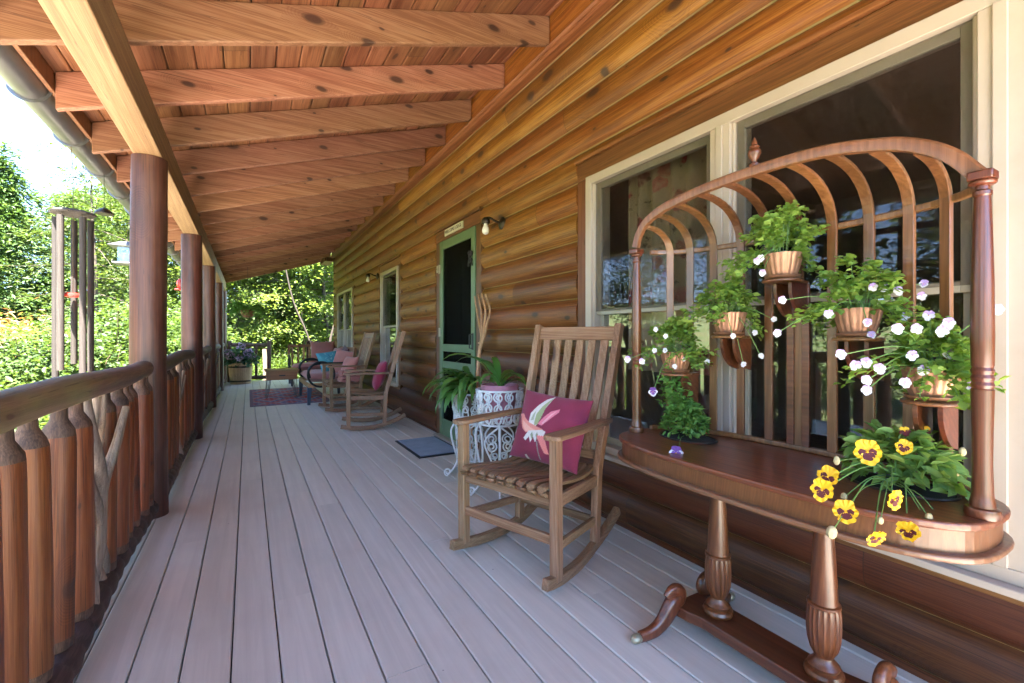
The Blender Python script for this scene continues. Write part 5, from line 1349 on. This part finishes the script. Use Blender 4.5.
settee('farthest settee with one big salmon back cushion, facing the camera at the deck end', (1.335,11.50,0), 0, 1.06, 'hoop armed settees at the far end')
def teal(UV):
    c = np.tile((.10,.36,.44), (len(UV),1)); r = np.random.default_rng(2)
    for k in range(34):
        p = r.uniform(-.9,.9,2); w = r.uniform(.05,.16); a = r.uniform(0,3.14)
        d = UV-p; u = d[:,0]*math.cos(a)+d[:,1]*math.sin(a); v = -d[:,0]*math.sin(a)+d[:,1]*math.cos(a)
        c[(u/w)**2+(v/(w*.4))**2 < 1] = [(.42,.58,.60),(.05,.22,.34),(.22,.50,.55)][k % 3]
    return c
cushion('throw_pillow', 'bright teal patterned cushion on the settee by the wall', (1.235,8.42,.675), R(14), R(-24), .40, .36, .13, M['pattern'], 60, R(-8), teal, seed=5)
cushion('throw_pillow', 'big salmon back cushion upright on the farthest settee', (1.55,11.66,.735), R(-4), R(-12), .54, .52, .16, M['salmon'], seed=6)
cushion('throw_pillow', 'salmon cushion standing on its corner at the near end of the settee', (1.40,8.15,.665), R(-52), R(-16), .42, .42, .14, M['salmon'], roll=R(7), seed=7)
cushion('throw_pillow', 'dusty rose cushion behind the teal cushion on the settee', (1.44,8.93,.70), R(-75), R(-14), .44, .42, .14, M['mauve'], roll=R(-5), seed=8)
cushion('throw_pillow', 'dark plum cushion at the back of the settee against the wall', (1.475,8.50,.72), R(-88), R(-13), .42, .42, .12, M['purple'], roll=R(10), seed=9)
# box table on hairpin legs
bt = thing('box_table', 'low red wood box table on wire hairpin legs standing on the rug', 'side table', (.535,9.35,.0105))
mb = MB(); mb.box((-.245,-.215,.315),(.245,.215,.470)); mb.build('box', M['tablebox'], bt, bevel=.005)
mb = MB(); mb.box((-.275,-.245,.4705),(.275,.245,.497)); mb.build('lid', M['tabletop'], bt, bevel=.005)
for sx in (-1,1):
    for sy in (-1,1):
        x, y = sx*.225, sy*.195
        mb = MB(); mb.tube(catmull([(x-.045*sx,y,.313),(x-.012*sx,y,.10),(x+.012*sx,y,.012),(x+.035*sx,y,.006),(x+.04*sx,y,.03),(x+.02*sx,y,.15),(x+.012*sx,y,.313)],6), .006, 7); mb.build('leg', M['galv'], bt)
mb = MB(); mb.box((-.05,-.222,.385),(.05,-.214,.405)); mb.build('handle', M['black'], bt, bevel=.003)

# ------------------------------------------------------------------ barrel planter with hydrangea
bl = thing('barrel_planter', 'half barrel planter of pink hydrangea at the far railing corner', 'planter', (-.145,12.42,0)); BO = (-.145,12.42,0)
n = 22*3; prof = [(.0005,.0),(.205,.0),(.222,.12),(.238,.28),(.245,.42),(.243,.50),(.225,.50),(.222,.44),(.0005,.43)]
mb = MB(); mb.lathe(prof, n, flute=lambda i,th: 1-.012*(1 if int(round(th/(2*PI/n))) % 3 == 0 else 0) if 1 <= i <= 5 else 1, mats=[0]*7+[1]); mb.build('staves', [M['barrel'], M['soil']], bl, sharp=30)
for z, r in ((.07,.218),(.40,.2465)):
    mb = MB(); mb.lathe([(r,z-.02),(r+.004,z-.018),(r+.005,z+.018),(r+.001,z+.02)], 40); mb.build('hoop', M['bronze'], bl)
rng = np.random.default_rng(51); n = 520; a = rng.uniform(0,2*PI,n); rr = np.sqrt(rng.uniform(0,1,n)); hh = rng.uniform(0,1,n)
P = np.stack([.30*rr*np.cos(a), .30*rr*np.sin(a), .46+.42*hh*(1-.5*rr**2)], 1)
V, F = leaves(P, .10, .62, .5, np.stack([np.cos(a), np.sin(a), 0*a], 1), .1, .25, rng); np_mesh('foliage', V, F, M['hydleaf'], bl)
for (x, y, z, r) in [(-.20,-.20,.66,.085),(.16,-.24,.72,.095),(-.03,-.27,.60,.07),(.22,-.1,.62,.08),(-.27,-.05,.72,.08),(.02,-.1,.86,.08)]:
    k = 150; d = rng.normal(size=(k,3)); d /= np.linalg.norm(d, axis=1, keepdims=True); P = np.array((x,y,z))+d*r*rng.uniform(.8,1.0,(k,1))
    V, F = leaves(P, .030, .9, .2, d, 0, .1, rng); np_mesh('bloom', V, F, M['hydbloom'], bl)

# ------------------------------------------------------------------ hanging fern
hf = thing('hanging_fern', 'green fern in a hanging basket below the far rafters', 'hanging plant', (.0,10.85,1.50)); rng = random.Random(61)
mb = MB(); mb.lathe([(.0005,0),(.08,0),(.115,.05),(.135,.13),(.138,.15),(.12,.15),(.0005,.14)], 24, mats=[0]*5+[1]); mb.build('basket', [M['terracotta'], M['soil']], hf, sharp=40)
mb = MB()
for k in range(3): mb.tube([(.13*math.cos(2.1*k), .13*math.sin(2.1*k), .15), (0,0,.62)], .0025, 5)
mb.tube([(0,0,.62),(0,0,1.045)], .003, 5); mb.build('hanger', M['black'], hf)
P = []; D = []
for k in range(70):
    az = rng.uniform(0,2*PI); ln = rng.uniform(.26,.40); ang = rng.uniform(.3,1.5); p = Vector((.06*math.cos(az), .06*math.sin(az), .14)); hd = Vector((math.cos(az), math.sin(az), 0)); sd = Vector((-math.sin(az), math.cos(az), 0))
    for i in range(16):
        p = p+(hd*math.cos(ang)+Vector((0,0,math.sin(ang))))*(ln/16); ang -= .13
        for s in (-1,1): P.append(p); D.append(sd*s+hd*.4)
V, F = leaves(np.array(P), .060, .30, .7, np.array([tuple(d) for d in D])*3, .0, .2, np.random.default_rng(4), .2); np_mesh('fronds', V, F, M['fern'], hf)

# ------------------------------------------------------------------ things hanging from the eave
wc = thing('wind_chime', 'tall weathered wooden wind chime hanging outside the near railing', 'wind chime', (-.95,3.86,.86))
mb = MB(); mb.lathe([(.0005,1.000),(.07,1.0),(.112,1.006),(.115,1.016),(.095,1.028),(.02,1.040),(.0005,1.042)], 8); mb.build('top_plate', M['chime'], wc)
for k, (a, l, r) in enumerate([(0.5,.97,.017),(1.75,.92,.017),(3.0,1.0,.017),(4.25,.95,.018),(5.5,.985,.018)]):
    x, y = .085*math.cos(a), .085*math.sin(a); z0 = .985-l
    mb = MB(); mb.lathe([(r*.7,z0+.03),(r*.75,z0),(r,z0+.001),(r*1.03,z0+l*.3),(r*.97,z0+l*.7),(r,.985),(.0005,.986)], 14, (x,y,0)); mb.build('tube', M['chime'], wc, sharp=40)
mb = MB(); mb.tube([(0,0,1.04),(0,0,1.30),(-.01,0,1.435)], .0022, 5)
for k in range(5): a = .5+1.25*k; mb.tube([(.085*math.cos(a), .085*math.sin(a), .985), (.08*math.cos(a), .08*math.sin(a), 1.0)], .002, 4)
mb.tube([(0,0,1.0),(0,0,.5)], .002, 4); mb.build('cord', M['twig'], wc)
mb = MB(); mb.lathe([(.0005,.49),(.055,.49),(.058,.50),(.055,.512),(.0005,.512)], 16); mb.build('clapper', M['red'], wc)
bf = thing('bird_feeder', 'grey roofed lantern bird feeder hanging outside beyond the first full post', 'bird feeder', (-1.0,5.62,1.79))
mb = MB(); mb.box((-.095,-.095,0),(.095,.095,.012)); mb.box((-.095,-.095,.012),(-.088,.095,.03)); mb.box((.088,-.095,.012),(.095,.095,.03)); mb.build('tray', M['galv'], bf, bevel=.002)
mb = MB(); mb.box((-.06,-.06,.0125),(.06,.06,.165)); mb.build('seed_box', M['clear'], bf)
mb = MB(); mb.box((-.05,-.05,.014),(.05,.05,.10)); mb.build('seed', M['birch'], bf)
mb = MB(); mb.add([(-.125,-.125,.165),(.125,-.125,.165),(.125,.125,.165),(-.125,.125,.165),(-.04,-.04,.215),(.04,-.04,.215),(.04,.04,.215),(-.04,.04,.215)], [(0,3,2,1),(4,5,6,7),(0,1,5,4),(1,2,6,5),(2,3,7,6),(3,0,4,7)]); mb.build('roof', M['galv'], bf, bevel=.002)
mb = MB(); mb.tube([(0,0,.215),(.02,0,.54)], .002, 5); mb.build('cord', M['twig'], bf)
hb = thing('hummingbird_feeder', 'small red hummingbird feeder hanging outside past the second full post', 'bird feeder', (-.96,9.2,1.86))
mb = MB(); mb.lathe([(.0005,0),(.06,.0),(.075,.012),(.07,.028),(.03,.036),(.0005,.036)], 20); mb.build('base', M['red'], hb)
mb = MB(); mb.lathe([(.025,.036),(.045,.07),(.05,.12),(.035,.17),(.022,.19),(.0005,.195)], 20); mb.build('bottle', M['red'], hb)
mb = MB(); mb.tube([(0,0,.19),(0,0,.46)], .002, 5); mb.build('hanger', M['black'], hb)
hk = thing('hanging_bell', 'small dark bell hanging under the gutter left of the first full post', 'bell', (-.93,4.48,2.015))
mb = MB(); mb.lathe([(.055,0),(.056,.008),(.045,.025),(.025,.04),(.01,.048),(.0005,.05)], 18); mb.build('bell', M['bronze'], hk)
mb = MB(); mb.tube([(0,0,.05),(0,0,.30)], .002, 5); mb.build('cord', M['black'], hk)
# overhead lines in the sky
for (a, b, la) in (((0,117),(62,160),'upper of the two thin overhead wires crossing the sky beyond the gutter'), ((0,147),(60,180),'lower of the two thin overhead wires crossing the sky beyond the gutter')):
    p0 = px3(a[0]-160, a[1]-105, 17); p1 = px3(b[0]+90, b[1]+50, 30); pts = [p0.lerp(p1, i/12)-Vector((0,0,.35*math.sin(PI*i/12))) for i in range(13)]
    c = (p0+p1)/2; mb = MB(); mb.tube(pts, .011, 5); o = mb.build('overhead_wire', M['black'], None, origin=c); o.location = c; tag(o, la, 'wire')
# ------------------------------------------------------------------ ground
def ground_z(x, y):
    z = -1.25
    r = math.hypot(x, y)
    z += .9*max(0, min(1, (y-13)/6))*max(0, min(1, (x+4)/5))      # the yard rises to the far end of the deck
    if r > 22: z += .10*(r-22) if r < 150 else 12.8+.02*(min(r,600)-150)
    z += .12*math.sin(x*.31+1)*math.sin(y*.27)
    return z
mb = MB(); xs = [-2500,-900,-400,-200,-120,-80,-60]+list(range(-50,51,4))+[60,80,120,200,400,900,2500]
vs = [(x, y, ground_z(x, y)) for y in xs for x in xs]; k = len(xs)
mb.add(vs, [(j*k+i, j*k+i+1, (j+1)*k+i+1, (j+1)*k+i) for j in range(k-1) for i in range(k-1)], 0, True)
m, nt, bs = new_mat('meadow ground'); tc = N(nt, 'ShaderNodeTexCoord')
n1 = N(nt, 'ShaderNodeTexNoise'); setin(n1, {'Scale': .5, 'Detail': 8., 'Roughness': .7}); L(nt, tc.outputs['Object'], n1.inputs['Vector'])
n2 = N(nt, 'ShaderNodeTexNoise'); setin(n2, {'Scale': 9., 'Detail': 6., 'Roughness': .7}); L(nt, tc.outputs['Object'], n2.inputs['Vector'])
c = ramp(nt, n2.outputs['Fac'], [(.3,(.05,.085,.02)),(.7,(.12,.17,.045))]); c = mixc(nt, ramp(nt, n1.outputs['Fac'], [(.48,(0,0,0)),(.66,(.8,.8,.8))]), c, (.17,.12,.065))
L(nt, c, bs.inputs['Base Color']); bs.inputs['Roughness'].default_value = .95
bp = N(nt, 'ShaderNodeBump'); setin(bp, {'Strength': .8, 'Distance': .05}); L(nt, n2.outputs['Fac'], bp.inputs['Height']); L(nt, bp.outputs[0], bs.inputs['Normal'])
structure(mb.build('ground', m))

m, nt, bs = new_mat('pale gravel'); tc = N(nt, 'ShaderNodeTexCoord')
n1 = N(nt, 'ShaderNodeTexNoise'); setin(n1, {'Scale': 40., 'Detail': 6., 'Roughness': .7}); L(nt, tc.outputs['Object'], n1.inputs['Vector'])
L(nt, ramp(nt, n1.outputs['Fac'], [(.3,(.34,.29,.25)),(.7,(.56,.50,.45))]), bs.inputs['Base Color']); bs.inputs['Roughness'].default_value = .9
mb = MB(); gx = [-5.2+.56*i for i in range(9)]; gy = [-9+.95*i for i in range(25)]
vs = [(x+(.25*math.sin(y*.7) if i == 0 else 0), y, ground_z(x, y)+.05) for y in gy for i, x in enumerate(gx)]
mb.add(vs, [(j*9+i, j*9+i+1, j*9+i+10, j*9+i+9) for j in range(24) for i in range(8)], 0, True); structure(mb.build('gravel_path', m))
mb = MB(); gx = [-.72+.9*i for i in range(9)]; gy = [-9+.94*i for i in range(9)]
vs = [(x, y, ground_z(x, y)+.055) for y in gy for x in gx]; mb.add(vs, [(j*9+i, j*9+i+1, j*9+i+10, j*9+i+9) for j in range(8) for i in range(8)], 0, True); structure(mb.build('gravel_yard', m))

# ------------------------------------------------------------------ trees
def tree_data(kind, H, seed, spread, nlimb, leafm, size, wid, up, clumps, per, base=.25, flat=.35, trunk_r=.09, barkm='bark', droop=.1, top=.1, fine=1.0):
    """returns (trunk mesh, crown mesh) at real size, standing at the origin"""
    rnd = random.Random(seed); rng = np.random.default_rng(seed); mb = MB()
    ax = [Vector((.10*H*.12*math.sin(i*.7+seed), .1*H*.1*math.sin(i*.9+seed*2), H*i/12)) for i in range(13)]
    ax[0] = Vector((0,0,-.4))
    mb.tube(ax, [trunk_r*(1-.93*(i/12)**.9)+.006 for i in range(13)], 9)
    P = []; O = []
    for k in range(nlimb):
        u = base+(1-base)*((k+rnd.random())/nlimb); i = min(int(u*12), 11); p = ax[i].lerp(ax[i+1], u*12-i)
        az = k*2.399+rnd.uniform(-.5,.5); sh = {'cone': (1-u)*1.0+top, 'round': math.sin(PI*min(1,(u-base)/(1-base)*.82+.14))**.7, 'spread': .55+.6*math.sin(PI*(u-base)/(1-base))}[kind]
        ln = spread*sh*rnd.uniform(.65,1.2); el = {'cone': rnd.uniform(-.25,.12), 'round': rnd.uniform(.15,.9), 'spread': rnd.uniform(-.05,.5)}[kind]
        pts = [p.copy()]; d = Vector((math.cos(az)*math.cos(el), math.sin(az)*math.cos(el), math.sin(el))); q = p.copy(); ns = 6
        for s in range(ns):
            d = (d+Vector((rnd.uniform(-.2,.2), rnd.uniform(-.2,.2), rnd.uniform(-.15,.15)-droop*.35))).normalized(); q = q+d*(ln/ns); pts.append(q.copy())
        mb.tube(pts, [max(.004, trunk_r*.42*(1-u*.7)*(1-.9*s/ns)) for s in range(ns+1)], 5)
        for c_ in range(clumps):
            s = rnd.uniform(.28,1.02)*ns; j = min(int(s), ns-1); b = pts[j].lerp(pts[j+1], s-j)
            side = Vector((-d.y, d.x, 0)); b = b + side*rnd.uniform(-.34,.34)*ln*(s/ns)*.9 + Vector((0,0,rnd.uniform(-.10,.16)))
            n = int(per*rnd.uniform(.5,1.4)); rad = rnd.uniform(.22,.44)*fine
            C = rng.normal(size=(n,3))*np.array((rad, rad, rad*flat)); C[:,2] -= .35*(C[:,0]**2+C[:,1]**2)/rad
            P.append(C+np.array(b)); oo = C.copy(); oo[:,2] = 0; oo = oo/(np.linalg.norm(oo,axis=1,keepdims=True)+1e-6)*.7+np.array((math.cos(az),math.sin(az),-droop))*.7; O.append(oo)
    P = np.concatenate(P); O = np.concatenate(O)
    V, F = leaves(P, size, wid, up, O, droop, .25, rng)
    to = mb.build('trunk', M[barkm], None, sharp=60); co_ = np_mesh('crown', V, F, leafm)
    a, b = to.data, co_.data; bpy.data.objects.remove(to); bpy.data.objects.remove(co_)
    return a, b
def shrub_data(H, W, seed, leafm, size, wid, n, stems=9):
    rnd = random.Random(seed); rng = np.random.default_rng(seed); mb = MB(); P = []
    for k in range(stems):
        az = rnd.uniform(0,6.28); e = rnd.uniform(.2,1.)*W*.45; pts = [Vector((0,0,-.2))]
        for s in range(1,6): u = s/5; pts.append(Vector((e*u*math.cos(az)+rnd.uniform(-.06,.06), e*u*math.sin(az)+rnd.uniform(-.06,.06), H*.85*u*rnd.uniform(.85,1.1))))
        mb.tube(pts, [.022*(1-.8*s/5) for s in range(6)], 5)
    ncl = n//55
    for c_ in range(ncl):
        d = rng.normal(size=3); d /= np.linalg.norm(d); d[2] = abs(d[2])*1.0-.15; f = rnd.uniform(.55,1.0)
        c = np.array((W*.5*d[0]*f, W*.5*d[1]*f, H*.52+H*.48*d[2]*f)); rad = rnd.uniform(.13,.26)
        P.append(rng.normal(size=(55,3))*np.array((rad,rad,rad*.7))+c)
    P = np.concatenate(P); O = P.copy(); O[:,2] = .2
    V, F = leaves(P, size, wid, .6, O/(np.linalg.norm(O,axis=1,keepdims=True)+1e-6), .1, .25, rng)
    to = mb.build('stems', M['twig'], None, sharp=60); co_ = np_mesh('foliage', V, F, leafm)
    a, b = to.data, co_.data; bpy.data.objects.remove(to); bpy.data.objects.remove(co_); return a, b
T_MAPLE = tree_data('spread', 9.5, 3, 2.7, 44, M['leafA'], .105, .62, .75, 9, 42, base=.14, flat=.26, trunk_r=.10, droop=.12)
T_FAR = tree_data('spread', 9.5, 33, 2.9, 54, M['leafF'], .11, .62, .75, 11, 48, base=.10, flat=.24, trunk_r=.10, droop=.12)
T_ROUND = tree_data('round', 8.0, 5, 2.6, 42, M['leafD'], .10, .6, .5, 9, 46, base=.22, flat=.5, trunk_r=.11)
T_HEML = tree_data('cone', 9.0, 8, 3.0, 74, M['leafB'], .13, .34, .7, 11, 52, base=.05, flat=.16, trunk_r=.13, droop=.28, top=.12)
T_FEATH = tree_data('cone', 7.8, 12, 1.9, 40, M['leafC'], .095, .26, .6, 6, 40, base=.12, flat=.18, trunk_r=.06, droop=.25, top=.32)
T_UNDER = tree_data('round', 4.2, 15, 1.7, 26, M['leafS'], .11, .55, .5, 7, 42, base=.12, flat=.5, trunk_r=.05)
S_LIGHT = shrub_data(2.9, 2.5, 21, M['leafD'], .075, .6, 9000)
S_LOW = shrub_data(1.7, 2.0, 22, M['leafA'], .07, .6, 5600)
S_DEAD = shrub_data(1.0, 1.3, 23, M['deadbrush'], .10, .28, 1500)
def plant(name, names, data, label, x, y, s, rz, cat, group=None, zoff=0.0, lean=(0,0)):
    t = thing(name, label, cat, (x, y, ground_z(x, y)+zoff), rz, group); t.rotation_euler = (lean[0], lean[1], rz)
    for nm, d in zip(names, data):
        o = bpy.data.objects.new(nm, d); COL.objects.link(o); o.parent = t; o.scale = (s,s,s)
    return t
TN = ('trunk','crown'); SN = ('stems','foliage')
GT = 'trees around the yard'; GS = 'shrubs outside the railing'
def tree(name, data, label, x, y, s, rz, **k): return plant(name, TN, data, label, x, y, s, rz, 'tree', GT, **k)
def shrub(name, data, label, x, y, s, rz, **k): return plant(name, SN, data, label, x, y, s, rz, 'shrub', GS, **k)
# left of the first full post
tree('hemlock_tree', T_HEML, 'dark hemlock filling the left picture edge above the shrubs', -6.9, 20.5, .92, .3)
tree('hemlock_tree', T_HEML, 'dark hemlock seen just left of the wind chime tubes', -5.2, 21.5, .82, 2.1)
tree('hemlock_tree', T_HEML, 'hemlock behind the wind chime and bird feeder', -4.3, 23.5, .98, 4.0)
tree('feathery_tree', T_FEATH, 'light feathery tree reaching into the sky above the wind chime', -3.55, 16.2, 1.05, 1.0)
tree('feathery_tree', T_FEATH, 'feathery tree showing between bird feeder and first full post', -2.75, 17.8, 1.0, 3.3)
tree('maple_tree', T_MAPLE, 'pale green maple visible between the first and second full posts', -2.0, 19.5, .95, .7)
tree('maple_tree', T_MAPLE, 'pale green maple visible between the second and third full posts', -1.3, 22.5, 1.05, 2.9)
shrub('leafy_shrub', S_LIGHT, 'bright leafy shrub at the left picture edge below the hemlocks', -4.1, 11.6, .95, .2)
shrub('leafy_shrub', S_LIGHT, 'bright leafy shrub just behind the wind chime tubes', -2.9, 10.9, .92, 1.9)
shrub('leafy_shrub', S_LIGHT, 'bright leafy shrub right of the wind chime, below the feeder', -2.35, 12.6, 1.12, 3.6)
shrub('leafy_shrub', S_LIGHT, 'bright leafy shrub seen between the first two full posts', -1.75, 14.8, 1.15, 5.0)
shrub('low_shrub', S_LOW, 'low shrub behind the near log pickets', -2.2, 6.6, .95, .5)
shrub('low_shrub', S_LOW, 'low shrub below the wind chime, seen over the near top rail', -2.5, 8.5, 1.05, 2.2)
shrub('low_shrub', S_LOW, 'low shrub showing through the pickets past the first full post', -1.75, 9.9, .95, 4.1)
shrub('dead_brush', S_DEAD, 'patch of rusty dead brush at the left edge under the hemlocks', -4.7, 14.6, 1.25, 0, zoff=1.45)
# beyond the far end of the deck
tree('maple_tree', T_FAR, 'sunlit maple left behind the hanging fern', -.35, 18.2, .88, 4.4)
tree('maple_tree', T_FAR, 'sunlit maple straight beyond the gap in the end railing', .95, 19.8, 1.0, 5.6)
tree('maple_tree', T_FAR, 'sunlit maple nearest the house corner at the far end', 2.55, 18.6, .95, 1.6)
tree('leafy_tree', T_ROUND, 'round leafy tree behind the maples at the far end', .4, 26.0, 1.25, .4)
tree('leafy_tree', T_ROUND, 'round leafy tree behind the house corner at the far end', 3.8, 25.0, 1.3, 2.6)
tree('leafy_tree', T_ROUND, 'tall leafy tree far behind the four farthest posts', -2.8, 30.0, 1.4, 3.8)
tree('understory_tree', T_UNDER, 'dark understory tree in the shade right of the end opening', 1.65, 21.5, .95, .9)
tree('understory_tree', T_UNDER, 'dark understory tree in the shade beside the far house corner', 2.7, 22.2, 1.05, 3.1)
tree('understory_tree', T_UNDER, 'dark understory tree low behind the end railing gap', .55, 22.5, .85, 5.1)
shrub('low_shrub', S_LOW, 'low green shrub just past the left part of the end railing', .1, 15.6, .85, 1.2)
shrub('low_shrub', S_LOW, 'low green shrub in the gap of the end railing', .95, 16.4, .8, 3.7)
def pole_trunk(label, pts, r0, r1, mat):
    c = Vector(pts[0]); mb = MB(); P = catmull(pts, 5); mb.tube(P, [r0+(r1-r0)*i/(len(P)-1) for i in range(len(P))], 9)
    t = thing('slender_trunk', label, 'tree trunk', c, 0, 'bare slender trunks beyond the deck end'); mb.build('trunk', M[mat], t, origin=c)
gz = lambda x, y: ground_z(x, y)
pole_trunk('thin bare trunk leaning left, rising behind the farthest settee', [(2.05,15.6,gz(2.05,15.6)-.2),(1.70,15.6,.9),(1.22,15.7,2.25),(.9,15.8,3.9)], .030, .018, 'trunkdark')
pole_trunk('thicker bare trunk beside the far house corner', [(2.15,15.2,gz(2.15,15.2)-.2),(2.22,15.2,.8),(2.42,15.2,1.8),(2.5,15.3,3.4)], .045, .028, 'trunkdark')
pole_trunk('upright thin trunk standing farther back near the leaning one', [(1.75,17.6,gz(1.75,17.6)-.2),(1.72,17.6,1.2),(1.6,17.6,2.6),(1.65,17.6,4.4)], .03, .02, 'bark')
pole_trunk('short pale stump just right of the end railing post', [(.42,14.3,gz(.42,14.3)-.2),(.43,14.3,.1),(.41,14.3,.5),(.40,14.35,.75)], .075, .05, 'birch')
for x, y, sc_, d, nm, la in ((-13.5,33,1.05,T_HEML,'hemlock_tree','distant hemlock beyond the left edge of the shrubs'), (-10.2,31,1.0,T_HEML,'hemlock_tree','distant hemlock behind the left edge hemlocks'), (-7.6,32,1.1,T_ROUND,'leafy_tree','distant leafy tree behind the wind chime hemlocks'), (-5.2,34,1.3,T_HEML,'hemlock_tree','distant tall hemlock behind the bird feeder'), (-1.0,33,1.5,T_ROUND,'leafy_tree','distant leafy tree behind the second full post'), (2.4,33,1.6,T_ROUND,'leafy_tree','distant leafy tree behind the end railing gap'), (5.6,32,1.5,T_HEML,'hemlock_tree','distant hemlock behind the far house corner')):
    tree(nm, d, la, x, y, sc_, x*1.7+y)
# trees along the left side of the yard, seen in the window panes
for x, y, s, d, nm, la in ((-9,2.5,1.1,T_ROUND,'leafy_tree','round leafy tree across the yard opposite the big window'), (-12,9.5,1.25,T_ROUND,'leafy_tree','round leafy tree across the yard opposite the green door'), (-10.5,-5,1.2,T_MAPLE,'maple_tree','maple across the yard behind the camera'), (-15,4.5,1.2,T_HEML,'hemlock_tree','hemlock across the yard behind the round leafy trees'), (-13,16.5,1.3,T_ROUND,'leafy_tree','round leafy tree at the far left of the yard')):
    tree(nm, d, la, x, y, s, x+y)
for x, y, s, la in ((-5.2,1.2,.75,'leafy shrub on the lawn opposite the big window'), (-5.8,4.6,.8,'leafy shrub on the lawn opposite the white plant stands'), (-5.5,-2.5,.8,'leafy shrub on the lawn behind the camera')):
    shrub('leafy_shrub', S_LIGHT, la, x, y, s, x)
# ------------------------------------------------------------------ camera, light, world
cam = bpy.data.cameras.new('camera'); cam.sensor_width = 36.; cam.lens = 455/1024*36; cam.shift_y = -4.8/1024; cam.clip_start = .02; cam.clip_end = 3000
co = bpy.data.objects.new('camera', cam); COL.objects.link(co); co.location = (0,0,1.10); co.rotation_euler = (R(90), 0, R(-30.15)); scene.camera = co
SD = Vector((-.13, -.36, .92)).normalized()
sun = bpy.data.lights.new('sun', 'SUN'); sun.energy = 5.0; sun.angle = R(.55); sun.color = (1.0,.94,.84)
so = bpy.data.objects.new('sun', sun); COL.objects.link(so); so.rotation_euler = SD.to_track_quat('Z','Y').to_euler(); so.location = (-10,-8,30)
world = bpy.data.worlds.new('World'); scene.world = world; world.use_nodes = True
nt = world.node_tree; bg = nt.nodes['Background']
sky = N(nt, 'ShaderNodeTexSky', sky_type='NISHITA'); sky.sun_disc = False; sky.sun_elevation = math.asin(SD.z); sky.sun_rotation = math.atan2(SD.x, SD.y)
sky.dust_density = .4; sky.ozone_density = 1.5; sky.altitude = 4500
tcw = N(nt, 'ShaderNodeTexCoord'); mp = N(nt, 'ShaderNodeMapping'); mp.inputs['Scale'].default_value = (1.4,1.4,3.5); L(nt, tcw.outputs['Generated'], mp.inputs[0])
nz = N(nt, 'ShaderNodeTexNoise'); setin(nz, {'Scale': 2.4, 'Detail': 7., 'Roughness': .58, 'Distortion': .4}); L(nt, mp.outputs[0], nz.inputs['Vector'])
cl = ramp(nt, nz.outputs['Fac'], [(.50, (0,0,0)), (.8, (1,1,1))])
c = mixc(nt, math_(nt, 'MULTIPLY', cl, .25), sky.outputs[0], (3.2,3.3,3.5))
L(nt, c, bg.inputs[0]); bg.inputs[1].default_value = .085
vs = scene.view_settings; vs.view_transform = 'Standard'; vs.look = 'None'; vs.exposure = 4.42; vs.gamma = 1.0; vs.use_curve_mapping = False
cy = scene.cycles; cy.use_denoising = True
try: cy.denoiser = 'OPENIMAGEDENOISE'
except Exception: pass
cy.max_bounces = 10; cy.diffuse_bounces = 6; cy.glossy_bounces = 4; cy.transparent_max_bounces = 14; cy.use_adaptive_sampling = True; cy.adaptive_threshold = .02; cy.sample_clamp_indirect = 8.; cy.caustics_reflective = False; cy.caustics_refractive = False
